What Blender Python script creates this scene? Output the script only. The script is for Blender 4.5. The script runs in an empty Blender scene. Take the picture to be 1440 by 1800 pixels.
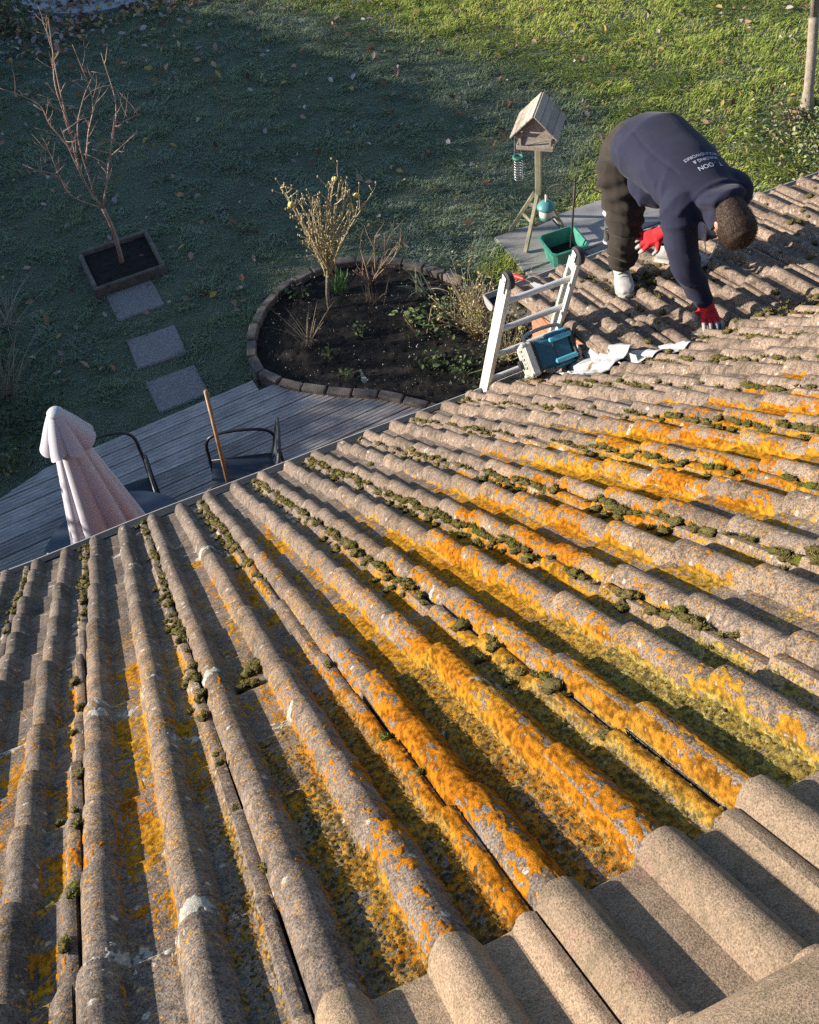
import bpy, bmesh, math, random
import numpy as np
from mathutils import Vector, Matrix, noise as mnoise
from mathutils.bvhtree import BVHTree

rng = np.random.default_rng(7)
random.seed(7)
R = math.radians
scene = bpy.context.scene
col = scene.collection

# ------------------------------------------------------------------ camera
CAM = Vector((0.31388, -0.73601, 6.50580))
RIGHT = Vector((0.907322, -0.410480, -0.090959))
DOWN = Vector((-0.367355, -0.668769, -0.646373))
FWD = Vector((0.204492, 0.619882, -0.757581))
cd = bpy.data.cameras.new('camera')
cam = bpy.data.objects.new('camera', cd)
col.objects.link(cam)
cd.sensor_fit = 'HORIZONTAL'
cd.sensor_width = 36.0
cd.lens = 50.04
cd.clip_start = 0.05
cd.clip_end = 2000
m = Matrix((RIGHT, -DOWN, -FWD)).transposed().to_4x4()
m.translation = CAM
cam.matrix_world = m
scene.camera = cam

# ------------------------------------------------------------------ light
SUN_EL, SUN_PHI = R(17.5), R(24)          # sun low on the left, a little in front
world = bpy.data.worlds.new('World')
scene.world = world
world.use_nodes = True
wn = world.node_tree
sky = wn.nodes.new('ShaderNodeTexSky')
sky.sky_type = 'NISHITA'
sky.sun_disc = False
sky.sun_elevation = SUN_EL
sky.sun_rotation = R(-90) + SUN_PHI
sky.air_density = 1.0
sky.dust_density = 0.6
sky.ozone_density = 2.5
wn.links.new(sky.outputs[0], wn.nodes['Background'].inputs[0])
wn.nodes['Background'].inputs[1].default_value = 0.098
sd = bpy.data.lights.new('sun', 'SUN')
sd.energy = 5.0
sd.angle = R(0.53)
sd.color = (1.0, 0.89, 0.755)
sun = bpy.data.objects.new('sun', sd)
col.objects.link(sun)
SDIR = Vector((-math.cos(SUN_EL) * math.cos(SUN_PHI), math.cos(SUN_EL) * math.sin(SUN_PHI), math.sin(SUN_EL)))
sun.rotation_euler = SDIR.to_track_quat('Z', 'Y').to_euler()
sun.location = (-20, 10, 20)
vs = scene.view_settings
vs.view_transform = 'Standard'
vs.look = 'None'
vs.exposure = 1.06
vs.gamma = 1.0
scene.cycles.use_denoising = False
scene.cycles.use_adaptive_sampling = False
scene.cycles.max_bounces = 6
scene.cycles.caustics_reflective = False
scene.cycles.caustics_refractive = False

# ------------------------------------------------------------------ noise helpers
_tab = np.random.default_rng(11).random(4096)
_perm = np.random.default_rng(12).permutation(4096)


def vnoise(x, y, seed=0):
    xi = np.floor(x).astype(np.int64)
    yi = np.floor(y).astype(np.int64)
    xf = x - xi
    yf = y - yi
    u = xf * xf * (3 - 2 * xf)
    v = yf * yf * (3 - 2 * yf)

    def h(a, b):
        return _tab[_perm[(_perm[(a + seed * 131) & 4095] + b * 7 + seed) & 4095]]
    a = h(xi, yi)
    b = h(xi + 1, yi)
    c = h(xi, yi + 1)
    d = h(xi + 1, yi + 1)
    return (a * (1 - u) + b * u) * (1 - v) + (c * (1 - u) + d * u) * v


def fbm(x, y, oct=4, seed=0):
    s = 0.0
    a = 0.5
    t = 0.0
    for i in range(oct):
        s = s + a * vnoise(x, y, seed + i * 17)
        t += a
        a *= 0.55
        x = x * 2.03 + 13.7
        y = y * 2.03 + 7.1
    return s / t


def sstep(a, b, x):
    t = np.clip((x - a) / (b - a), 0, 1)
    return t * t * (3 - 2 * t)


# ------------------------------------------------------------------ material helpers
def new_mat(name):
    mt = bpy.data.materials.new(name)
    mt.use_nodes = True
    return mt, mt.node_tree, mt.node_tree.nodes['Principled BSDF']


def nd(nt, t, **kw):
    n = nt.nodes.new(t)
    for k, v in kw.items():
        setattr(n, k, v)
    return n


def ramp(nt, fac, stops):
    r = nt.nodes.new('ShaderNodeValToRGB')
    el = r.color_ramp.elements
    while len(el) < len(stops):
        el.new(0.5)
    for e, (p, c) in zip(el, stops):
        e.position = p
        e.color = (c[0], c[1], c[2], 1) if hasattr(c, '__len__') else (c, c, c, 1)
    nt.links.new(fac, r.inputs[0])
    return r.outputs[0]


def mixc(nt, fac, a, b, mode='MIX'):
    mx = nd(nt, 'ShaderNodeMix', data_type='RGBA', blend_type=mode)
    for s, v in ((0, fac), (6, a), (7, b)):
        if isinstance(v, bpy.types.NodeSocket):
            nt.links.new(v, mx.inputs[s])
        elif s == 0:
            mx.inputs[0].default_value = v
        else:
            mx.inputs[s].default_value = (v[0], v[1], v[2], 1)
    return mx.outputs[2]


def noise_tex(nt, vec, scale, detail=4, rough=0.6, dist=0.0):
    n = nd(nt, 'ShaderNodeTexNoise')
    n.inputs['Scale'].default_value = scale
    n.inputs['Detail'].default_value = detail
    n.inputs['Roughness'].default_value = rough
    n.inputs['Distortion'].default_value = dist
    if vec is not None:
        nt.links.new(vec, n.inputs['Vector'])
    return n.outputs[0]


def bump(nt, bsdf, height, strength=0.5, dist=0.005, prev=None):
    b = nd(nt, 'ShaderNodeBump')
    b.inputs['Strength'].default_value = strength
    b.inputs['Distance'].default_value = dist
    nt.links.new(height, b.inputs['Height'])
    if prev is not None:
        nt.links.new(prev, b.inputs['Normal'])
    nt.links.new(b.outputs[0], bsdf.inputs['Normal'])
    return b.outputs[0]


def simple(name, c1, c2=None, rough=0.7, scale=8.0, bscale=60.0, bstr=0.3, bdist=0.004, metal=0.0, spec=0.5, stretch=None):
    mt, nt, b = new_mat(name)
    tc = nd(nt, 'ShaderNodeTexCoord')
    vec = tc.outputs['Object']
    if stretch:
        mp = nd(nt, 'ShaderNodeMapping')
        mp.inputs['Scale'].default_value = stretch
        nt.links.new(vec, mp.inputs[0])
        vec = mp.outputs[0]
    if c2 is None:
        c2 = tuple(x * 0.75 for x in c1)
    n = noise_tex(nt, vec, scale, 6, 0.65)
    c = ramp(nt, n, [(0.3, c2), (0.7, c1)])
    oi = nd(nt, 'ShaderNodeObjectInfo')
    var = ramp(nt, oi.outputs['Random'], [(0.0, 0.82), (1.0, 1.12)])
    c = mixc(nt, 1.0, c, var, 'MULTIPLY')
    nt.links.new(c, b.inputs['Base Color'])
    b.inputs['Roughness'].default_value = rough
    b.inputs['Metallic'].default_value = metal
    b.inputs['Specular IOR Level'].default_value = spec
    if bstr > 0:
        n2 = noise_tex(nt, vec, bscale, 4, 0.6)
        bump(nt, b, n2, bstr, bdist)
    return mt


def attr_mat(name, attr='Col', rough=0.8, bscale=0, bstr=0.4, bdist=0.003, spec=0.3, trans=0.0):
    mt, nt, b = new_mat(name)
    a = nd(nt, 'ShaderNodeAttribute', attribute_name=attr)
    nt.links.new(a.outputs['Color'], b.inputs['Base Color'])
    b.inputs['Roughness'].default_value = rough
    b.inputs['Specular IOR Level'].default_value = spec
    if bscale:
        g = nd(nt, 'ShaderNodeNewGeometry')
        n2 = noise_tex(nt, g.outputs['Position'], bscale, 4, 0.65)
        bump(nt, b, n2, bstr, bdist)
    if trans > 0:
        tr = nd(nt, 'ShaderNodeBsdfTranslucent')
        nt.links.new(a.outputs['Color'], tr.inputs['Color'])
        ms = nd(nt, 'ShaderNodeMixShader')
        ms.inputs[0].default_value = trans
        nt.links.new(b.outputs[0], ms.inputs[1])
        nt.links.new(tr.outputs[0], ms.inputs[2])
        nt.links.new(ms.outputs[0], nt.nodes['Material Output'].inputs['Surface'])
    return mt


# ------------------------------------------------------------------ object helpers
def wloc(o):
    v = Vector((0, 0, 0))
    while o is not None:
        v += o.location
        o = o.parent
    return v


def tag(o, label=None, cat=None, group=None, kind=None):
    if label:
        o['label'] = label
    if cat:
        o['category'] = cat
    if group:
        o['group'] = group
    if kind:
        o['kind'] = kind
    return o


def thing(name, loc, label, cat, group=None):
    o = bpy.data.objects.new(name, None)
    o.empty_display_size = 0.1
    col.objects.link(o)
    o.location = loc
    return tag(o, label, cat, group)


def link(name, me, parent=None, loc=None):
    o = bpy.data.objects.new(name, me)
    col.objects.link(o)
    if parent is not None:
        o.parent = parent
    if loc is not None:
        o.location = loc
    return o


def np_mesh(name, V, F, mt, colors=None, smooth=False):
    """V (n,3), F (m,3|4) arrays"""
    me = bpy.data.meshes.new(name)
    V = np.asarray(V, dtype=np.float32)
    F = np.asarray(F, dtype=np.int32)
    k = F.shape[1]
    me.vertices.add(len(V))
    me.vertices.foreach_set('co', V.ravel())
    me.loops.add(F.size)
    me.loops.foreach_set('vertex_index', F.ravel())
    me.polygons.add(len(F))
    me.polygons.foreach_set('loop_start', np.arange(0, F.size, k, dtype=np.int32))
    me.polygons.foreach_set('loop_total', np.full(len(F), k, dtype=np.int32))
    if smooth:
        me.polygons.foreach_set('use_smooth', np.ones(len(F), dtype=bool))
    if colors is not None:
        a = me.color_attributes.new('Col', 'FLOAT_COLOR', 'POINT')
        cc = np.ones((len(V), 4), dtype=np.float32)
        cc[:, :3] = colors
        a.data.foreach_set('color', cc.ravel())
    me.update(calc_edges=True)
    if mt:
        me.materials.append(mt)
    return me


class MB:
    def __init__(self):
        self.v = []
        self.f = []

    def add(self, vs_, fs):
        o = len(self.v)
        self.v.extend([tuple(v) for v in vs_])
        self.f.extend([tuple(i + o for i in f) for f in fs])

    def box(self, c, size, M=None, bev=0.0, taper=1.0):
        sx, sy, sz = (s / 2 for s in size)
        M = M or Matrix.Identity(3)
        c = Vector(c)
        if bev <= 0:
            pts = []
            for z, t in ((-sz, 1.0), (sz, taper)):
                for x, y in ((-sx, -sy), (sx, -sy), (sx, sy), (-sx, sy)):
                    pts.append(c + M @ Vector((x * t, y * t, z)))
            self.add(pts, [(3, 2, 1, 0), (4, 5, 6, 7), (0, 1, 5, 4), (1, 2, 6, 5), (2, 3, 7, 6), (3, 0, 4, 7)])
        else:
            b = min(bev, sx * .9, sy * .9, sz * .9)
            rings = []
            for z, ins in ((-sz, b), (-sz + b, 0), (sz - b, 0), (sz, b)):
                x, y = sx - ins, sy - ins
                r = []
                for px, py in ((-x + b * (ins == 0), -y), (x - b * (ins == 0), -y), (x, -y + b * (ins == 0)), (x, y - b * (ins == 0)),
                               (x - b * (ins == 0), y), (-x + b * (ins == 0), y), (-x, y - b * (ins == 0)), (-x, -y + b * (ins == 0))):
                    r.append(c + M @ Vector((px, py, z)))
                rings.append(r)
            pts = [p for r in rings for p in r]
            fs = [tuple(range(7, -1, -1)), tuple(range(24, 32))]
            for i in range(3):
                for j in range(8):
                    k = (j + 1) % 8
                    fs.append((i * 8 + j, i * 8 + k, i * 8 + 8 + k, i * 8 + 8 + j))
            self.add(pts, fs)
        return self

    def tube(self, pts, r, seg=8, cap=True, closed=False):
        pts = [Vector(p) for p in pts]
        n = len(pts)
        rs = r if hasattr(r, '__len__') else [r] * n
        up = None
        rings = []
        for i, p in enumerate(pts):
            a = pts[max(i - 1, 0)]
            b = pts[min(i + 1, n - 1)]
            if closed:
                a = pts[(i - 1) % n]
                b = pts[(i + 1) % n]
            t = (b - a)
            if t.length < 1e-9:
                t = Vector((0, 0, 1))
            t.normalize()
            if up is None:
                up = t.orthogonal().normalized()
            up = (up - t * up.dot(t))
            if up.length < 1e-6:
                up = t.orthogonal()
            up.normalize()
            w = t.cross(up)
            rings.append([p + (up * math.cos(2 * math.pi * j / seg) + w * math.sin(2 * math.pi * j / seg)) * rs[i] for j in range(seg)])
        vs_ = [v for ring in rings for v in ring]
        fs = []
        m_ = n if closed else n - 1
        for i in range(m_):
            i2 = (i + 1) % n
            for j in range(seg):
                k = (j + 1) % seg
                fs.append((i * seg + j, i * seg + k, i2 * seg + k, i2 * seg + j))
        if cap and not closed:
            fs.append(tuple(range(seg - 1, -1, -1)))
            fs.append(tuple((n - 1) * seg + j for j in range(seg)))
        self.add(vs_, fs)
        return self

    def lathe(self, c, prof, seg=20, M=None, cap=True):
        c = Vector(c)
        M = M or Matrix.Identity(3)
        vs_ = []
        for r_, z in prof:
            for j in range(seg):
                a = 2 * math.pi * j / seg
                vs_.append(c + M @ Vector((r_ * math.cos(a), r_ * math.sin(a), z)))
        fs = []
        for i in range(len(prof) - 1):
            for j in range(seg):
                k = (j + 1) % seg
                fs.append((i * seg + j, i * seg + k, (i + 1) * seg + k, (i + 1) * seg + j))
        if cap:
            fs.append(tuple(range(seg - 1, -1, -1)))
            fs.append(tuple((len(prof) - 1) * seg + j for j in range(seg)))
        self.add(vs_, fs)
        return self

    def blob(self, c, rad, M=None, sub=2, rough=0.15, freq=3.0):
        bm = bmesh.new()
        bmesh.ops.create_icosphere(bm, subdivisions=sub, radius=1.0)
        M = M or Matrix.Identity(3)
        c = Vector(c)
        off = Vector((random.random() * 50, random.random() * 50, random.random() * 50))
        vs_ = []
        for v in bm.verts:
            p = v.co * (1 + rough * mnoise.noise(v.co * freq + off))
            vs_.append(c + M @ Vector((p.x * rad[0], p.y * rad[1], p.z * rad[2])))
        fs = [tuple(v.index for v in f.verts) for f in bm.faces]
        bm.free()
        self.add(vs_, fs)
        return self

    def build(self, name, mt, parent=None, smooth=False, angle=None, loc=None):
        off = wloc(parent) if parent is not None else Vector((0, 0, 0))
        if loc is not None:
            off = Vector(loc)
        me = bpy.data.meshes.new(name)
        me.from_pydata([(v[0] - off.x, v[1] - off.y, v[2] - off.z) for v in self.v], [], self.f)
        if mt:
            me.materials.append(mt)
        if smooth:
            me.polygons.foreach_set('use_smooth', np.ones(len(me.polygons), dtype=bool))
            if angle:
                me.set_sharp_from_angle(angle=R(angle))
        me.update()
        o = link(name, me, parent)
        if loc is not None and parent is None:
            o.location = loc
        return o


def rotz(a):
    return Matrix.Rotation(a, 3, 'Z')


def frame_from(x, z):
    x = Vector(x).normalized()
    z = Vector(z)
    z = (z - x * z.dot(x)).normalized()
    y = z.cross(x)
    return Matrix((x, y, z)).transposed()


def catmull(pts, n=6):
    P = [Vector(p) for p in pts]
    P = [P[0] * 2 - P[1]] + P + [P[-1] * 2 - P[-2]]
    out = []
    for i in range(1, len(P) - 2):
        p0, p1, p2, p3 = P[i - 1:i + 3]
        for j in range(n):
            t = j / n
            out.append(0.5 * ((2 * p1) + (p2 - p0) * t + (2 * p0 - 5 * p1 + 4 * p2 - p3) * t * t + (3 * p1 - p0 - 3 * p2 + p3) * t ** 3))
    out.append(P[-2])
    return out


def project(P):
    """world points (n,3) -> photo pixels (used only to decide how finely far things are made)"""
    d = np.asarray(P) - np.array(CAM)
    x = d @ np.array(RIGHT)
    y = d @ np.array(DOWN)
    z = d @ np.array(FWD)
    z = np.where(z < 0.05, 0.05, z)
    return 720 + 2001.5 * x / z, 900 + 2001.5 * y / z, z


# ------------------------------------------------------------------ roof frame
PITCH = 0.67226
G = 0.32904                      # tile gauge
Z0 = 4.86
cp, sp = math.cos(PITCH), math.sin(PITCH)
EAVE_Y, EAVE_Z = 13 * G * cp, Z0 - 13 * G * sp
SK = 10.3 * G
KY, KZ = SK * cp, Z0 - SK * sp   # line where the pitch turns shallow
P2 = R(18)
c2_, s2_ = math.cos(P2), math.sin(P2)
VERGE = 2.62
GF = 0.3175
FAR_L = 4 * GF + 0.02
FE_Y, FE_Z = KY + FAR_L * c2_, KZ - FAR_L * s2_


def near(x, s, h=0.0):
    return Vector((x, s * cp + h * sp, Z0 - s * sp + h * cp))


def far(x, s, h=0.0):
    return Vector((x, KY + s * c2_ + h * s2_, KZ - s * s2_ + h * c2_))


MN = Matrix(((1, 0, 0), (0, cp, sp), (0, -sp, cp)))     # columns: X, downslope, normal
MF = Matrix(((1, 0, 0), (0, c2_, s2_), (0, -s2_, c2_)))

# ================================================================== MATERIALS
def tile_material(name, clean=False):
    mt, nt, b = new_mat(name)
    g = nd(nt, 'ShaderNodeNewGeometry')
    pos = g.outputs['Position']
    oi = nd(nt, 'ShaderNodeObjectInfo')
    n1 = noise_tex(nt, pos, 5.0, 6, 0.65, 0.6)
    n2 = noise_tex(nt, pos, 55.0, 6, 0.75)
    n3 = noise_tex(nt, pos, 350.0 if clean else 260.0, 3, 0.7)
    if clean:
        c = ramp(nt, n1, [(0.3, (0.25, 0.185, 0.135)), (0.7, (0.33, 0.245, 0.175))])
        c = mixc(nt, 0.55, c, ramp(nt, n2, [(0.35, (0.21, 0.165, 0.115)), (0.65, (0.34, 0.255, 0.18))]))
        pink = ramp(nt, noise_tex(nt, pos, 9.0, 3, 0.5), [(0.62, 0.0), (0.7, 0.45)])
        c = mixc(nt, pink, c, (0.36, 0.19, 0.16))
        n4 = noise_tex(nt, pos, 12.0, 7, 0.75, 1.2)
        c = mixc(nt, ramp(nt, n4, [(0.50, 0.0), (0.66, 0.6)]), c, (0.115, 0.105, 0.065))
    else:
        # worn sandy concrete, greyer and darker to the left: part weathering, part light angle painted in
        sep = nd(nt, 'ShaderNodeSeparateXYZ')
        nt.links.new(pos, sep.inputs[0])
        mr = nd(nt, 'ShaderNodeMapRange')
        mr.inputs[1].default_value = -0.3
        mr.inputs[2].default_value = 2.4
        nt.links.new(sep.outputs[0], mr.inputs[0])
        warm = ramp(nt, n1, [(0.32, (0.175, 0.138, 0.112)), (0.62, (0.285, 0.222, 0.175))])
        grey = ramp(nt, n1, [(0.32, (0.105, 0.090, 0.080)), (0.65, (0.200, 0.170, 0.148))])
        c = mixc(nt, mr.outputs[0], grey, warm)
        c = mixc(nt, 0.75, c, ramp(nt, n2, [(0.36, (0.32, 0.30, 0.29)), (0.50, (1.0, 1.0, 1.0)), (0.66, (1.3, 1.26, 1.2))]), 'MULTIPLY')
        # dark algae blotches
        n4 = noise_tex(nt, pos, 17.0, 6, 0.75, 1.0)
        c = mixc(nt, ramp(nt, n4, [(0.50, 0.0), (0.62, 0.75)]), c, (0.060, 0.050, 0.042))
        # small pale lichen rosettes
        vor = nd(nt, 'ShaderNodeTexVoronoi')
        vor.inputs['Scale'].default_value = 34.0
        nt.links.new(pos, vor.inputs['Vector'])
        sepc = nd(nt, 'ShaderNodeSeparateColor')
        nt.links.new(vor.outputs['Color'], sepc.inputs[0])
        mth = nd(nt, 'ShaderNodeMath', operation='MULTIPLY')
        nt.links.new(ramp(nt, vor.outputs['Distance'], [(0.16, 1.0), (0.28, 0.0)]), mth.inputs[0])
        nt.links.new(ramp(nt, sepc.outputs[0], [(0.80, 0.0), (0.84, 0.7)]), mth.inputs[1])
        c = mixc(nt, mth.outputs[0], c, (0.52, 0.47, 0.41))
    if not clean:
        def gauss(cx, cy, sx, sy):
            vm = nd(nt, 'ShaderNodeMapping')
            vm.inputs['Location'].default_value = (-cx / sx, -cy / sy, 0)
            vm.inputs['Scale'].default_value = (1 / sx, 1 / sy, 0)
            nt.links.new(pos, vm.inputs[0])
            ln = nd(nt, 'ShaderNodeVectorMath', operation='LENGTH')
            nt.links.new(vm.outputs[0], ln.inputs[0])
            return ramp(nt, ln.outputs['Value'], [(0.0, 1.0), (0.35, 0.85), (1.0, 0.0)])
        gm = nd(nt, 'ShaderNodeMath', operation='MAXIMUM')
        nt.links.new(gauss(1.05, 0.75, 1.3, 2.2), gm.inputs[0])
        nt.links.new(gauss(0.2, 0.9, 0.9, 1.6), gm.inputs[1])
        sp_n = noise_tex(nt, pos, 120.0, 4, 0.75)
        sp_m = noise_tex(nt, pos, 11.0, 4, 0.6)
        ma = nd(nt, 'ShaderNodeMath', operation='MULTIPLY_ADD')
        nt.links.new(gm.outputs[0], ma.inputs[0])
        ma.inputs[1].default_value = 0.09
        nt.links.new(sp_n, ma.inputs[2])
        mb_ = nd(nt, 'ShaderNodeMath', operation='MULTIPLY_ADD')
        nt.links.new(sp_m, mb_.inputs[0])
        mb_.inputs[1].default_value = 0.28
        nt.links.new(ma.outputs[0], mb_.inputs[2])
        c = mixc(nt, ramp(nt, mb_.outputs[0], [(0.775, 0.0), (0.80, 0.75)]), c, (0.42, 0.22, 0.035))
    c = mixc(nt, 0.62 if clean else 0.8, c, ramp(nt, n3, [(0.36, (0.22, 0.21, 0.21)), (0.5, (1, 1, 1)), (0.66, (1.65, 1.6, 1.55))]), 'MULTIPLY')
    var = ramp(nt, oi.outputs['Random'], [(0.0, (0.82, 0.81, 0.80)), (0.5, (1, 1, 1)), (1.0, (1.14, 1.10, 1.06))])
    c = mixc(nt, 1.0, c, var, 'MULTIPLY')
    nt.links.new(c, b.inputs['Base Color'])
    b.inputs['Roughness'].default_value = 0.92
    b.inputs['Specular IOR Level'].default_value = 0.2
    b1 = nd(nt, 'ShaderNodeBump')
    b1.inputs['Strength'].default_value = 0.55
    b1.inputs['Distance'].default_value = 0.006
    nt.links.new(n2, b1.inputs['Height'])
    bump(nt, b, n3, 0.75, 0.0035, b1.outputs[0])
    return mt


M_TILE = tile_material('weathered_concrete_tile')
M_TILE_NEW = tile_material('clean_concrete_tile', True)
M_FELT = simple('black_roofing_felt', (0.02, 0.02, 0.022), rough=0.9, bscale=90)
M_LICHEN = attr_mat('lichen', rough=0.97, bscale=480, bstr=1.0, bdist=0.004, spec=0.05)
nt = M_LICHEN.node_tree
_g = nd(nt, 'ShaderNodeNewGeometry')
_a = [n for n in nt.nodes if n.type == 'ATTRIBUTE'][0]
_c = mixc(nt, 1.0, _a.outputs['Color'], ramp(nt, noise_tex(nt, _g.outputs['Position'], 330, 4, 0.8), [(0.30, (0.28, 0.26, 0.26)), (0.52, (1, 1, 1)), (0.72, (1.35, 1.3, 1.3))]), 'MULTIPLY')
nt.links.new(_c, nt.nodes['Principled BSDF'].inputs['Base Color'])
M_MOSS = attr_mat('moss', rough=1.0, bscale=330, bstr=1.0, bdist=0.006, spec=0.05)
M_BRICK = simple('orange_brick', (0.50, 0.21, 0.12), (0.34, 0.13, 0.075), rough=0.9, scale=25, bscale=150, bstr=0.5)
M_MORTAR = simple('pale_mortar', (0.55, 0.47, 0.38), (0.42, 0.36, 0.30), rough=0.95, scale=40, bscale=200, bstr=0.5)
M_GUTTER = simple('grey_gutter_plastic', (0.42, 0.42, 0.41), (0.30, 0.30, 0.29), rough=0.5, scale=6, bscale=30, bstr=0.05)
M_LEAD = simple('weathered_lead', (0.58, 0.59, 0.59), (0.26, 0.26, 0.25), rough=0.55, scale=22, bscale=45, bstr=0.4, bdist=0.006)
M_WALL = simple('brickwork_far', (0.40, 0.18, 0.11), (0.28, 0.12, 0.08), rough=0.9, scale=20)
M_FASCIA = simple('white_fascia', (0.7, 0.7, 0.68), rough=0.5, bstr=0)

# ================================================================== HOUSE
house = thing('house', (1.5, 0.0, 0.0), 'brick bungalow with an interlocking concrete tiled roof sloping down to the garden', 'house')
TL = 0.40                # tile length
NOSE = 0.028             # how far a tile's nose sits above the tile below


def prof(u):
    u = np.asarray(u, float)
    t = np.clip(np.abs((u - 0.034) / 0.0365), 0, 1)
    a = 0.037 * (1 - t ** 2.4) ** 0.80
    t = np.clip(np.abs((u - 0.184) / 0.0375), 0, 1)
    b_ = 0.037 * (1 - t ** 2.3) ** 0.92
    lip = 0.015 * sstep(0.262, 0.279, u) - 0.004 * sstep(0.288, 0.297, u)
    return np.maximum(np.maximum(a, b_), lip)


US = np.array([0.0, 0.003, 0.009, 0.018, 0.028, 0.036, 0.046, 0.056, 0.064, 0.070, 0.076, 0.105, 0.138, 0.146, 0.154, 0.163, 0.173, 0.184,
               0.195, 0.205, 0.214, 0.222, 0.229, 0.246, 0.262, 0.269, 0.276, 0.284, 0.291, 0.297])


def tile_h(u, v):
    nose_round = np.where(v > TL - 0.007, -0.0035 * ((v - (TL - 0.007)) / 0.007) ** 2, 0.0)
    return prof(u) + NOSE * (v / (TL - 0.05)) + nose_round - 0.012


def tile_mesh(name, seed, mt):
    r = np.random.default_rng(seed)
    vr = [0.0, 0.1, 0.2, 0.3, TL - 0.007, TL - 0.003, TL]
    V, F = [], []
    nu = len(US)
    chip = 0.0035 * (fbm(US * 60 + seed * 9, US * 0 + seed, 3, seed) - 0.5)
    wob = 0.0012 * r.standard_normal(nu)
    for v in vr:
        for i, u in enumerate(US):
            vv = v + (chip[i] if v > TL - 0.01 else 0)
            V.append((u, vv, float(tile_h(u, v)) + wob[i] * 0.5))
    for i, u in enumerate(US):       # bottom of nose
        V.append((u, TL + chip[i] - 0.001, float(prof(u)) - 0.013))
    for i, u in enumerate(US):
        V.append((u, TL - 0.04, float(prof(u)) - 0.011))
    rows = len(vr) + 2
    for a in range(rows - 1):
        for i in range(nu - 1):
            F.append((a * nu + i, a * nu + i + 1, (a + 1) * nu + i + 1, (a + 1) * nu + i))
    # side walls
    o = len(V)
    for u, idx in ((0.0, 0), (0.297, nu - 1)):
        for a, v in ((0, 0.0), (len(vr) - 1, TL)):
            x, y, z = V[a * nu + idx]
            V.append((x, y, z))
            V.append((x, y, z - 0.020))
    F.append((o, o + 2, o + 3, o + 1))
    F.append((o + 4, o + 5, o + 7, o + 6))
    me = bpy.data.meshes.new(name)
    me.from_pydata(V, [], F)
    me.materials.append(mt)
    me.polygons.foreach_set('use_smooth', np.ones(len(me.polygons), dtype=bool))
    me.set_sharp_from_angle(angle=R(38))
    me.update()
    return me


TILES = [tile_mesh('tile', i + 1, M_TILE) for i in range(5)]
TILES_NEW = [tile_mesh('tile', i + 21, M_TILE_NEW) for i in range(2)]


def slab(pts, thick):
    """closed slab from 4 corner points, thickness downwards in z"""
    mb = MB()
    a = [Vector(p) for p in pts]
    b_ = [p - Vector((0, 0, thick)) for p in a]
    mb.add(a + b_, [(0, 1, 2, 3), (7, 6, 5, 4), (0, 4, 5, 1), (1, 5, 6, 2), (2, 6, 7, 3), (3, 7, 4, 0)])
    return mb


RIDGE_S = -2.35 * G
# sarking under the tiles (black felt), three slabs that make the roof
XA, XB = -3.0, 8.0
rb = MB()
for pts in ([near(XA, RIDGE_S, -0.05), near(VERGE + 0.05, RIDGE_S, -0.05), near(VERGE + 0.05, 12.85 * G, -0.05), near(XA, 12.85 * G, -0.05)],
            [near(VERGE + 0.05, RIDGE_S, -0.05), near(XB, RIDGE_S, -0.05), near(XB, SK, -0.05), near(VERGE + 0.05, SK, -0.05)]):
    s_ = slab(pts, 0.05)
    rb.add(s_.v, s_.f)
roof = rb.build('roof', M_FELT, house)
fs_ = slab([far(VERGE + 0.06, 0, -0.05), far(XB, 0, -0.05), far(XB, FAR_L - 0.05, -0.05), far(VERGE + 0.06, FAR_L - 0.05, -0.05)], 0.05)
roof_far = fs_.build('roof', M_FELT, house)
roof_far['label'] = 'shallow lower roof slope where the man works'
# back slope of the roof, behind the ridge
ridge = near(0, RIDGE_S, 0)
bs = slab([(XA, ridge.y - 4.2, ridge.z - 3.35), (XB, ridge.y - 4.2, ridge.z - 3.35), (XB, ridge.y - 0.03, ridge.z - 0.03), (XA, ridge.y - 0.03, ridge.z - 0.03)], 0.06)
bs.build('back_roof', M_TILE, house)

# --- tiles
tile_list = []          # (matrix, kind, n, j, obj)
HOLE = {(10, 11)}        # (course, column): the tile the man has slid out


def put_tile(frame_fn, Mx, x0, s_nose, course, j, parent, meshes, jit=1.0):
    me = meshes[rng.integers(len(meshes))]
    ang = rng.normal(0, 0.006) * jit
    rx = rng.normal(0, 0.006) * jit
    o = link('tile', me, parent)
    base = frame_fn(x0 + rng.normal(0, 0.0012) * jit, s_nose - TL + rng.normal(0, 0.005) * jit, rng.normal(0, 0.0015) * jit)
    mw = Matrix.Translation(base) @ (Mx @ Matrix.Rotation(ang, 3, 'Z') @ Matrix.Rotation(rx, 3, 'X')).to_4x4()
    o.matrix_basis = Matrix.Translation(-wloc(parent)) @ mw
    return mw, o


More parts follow.
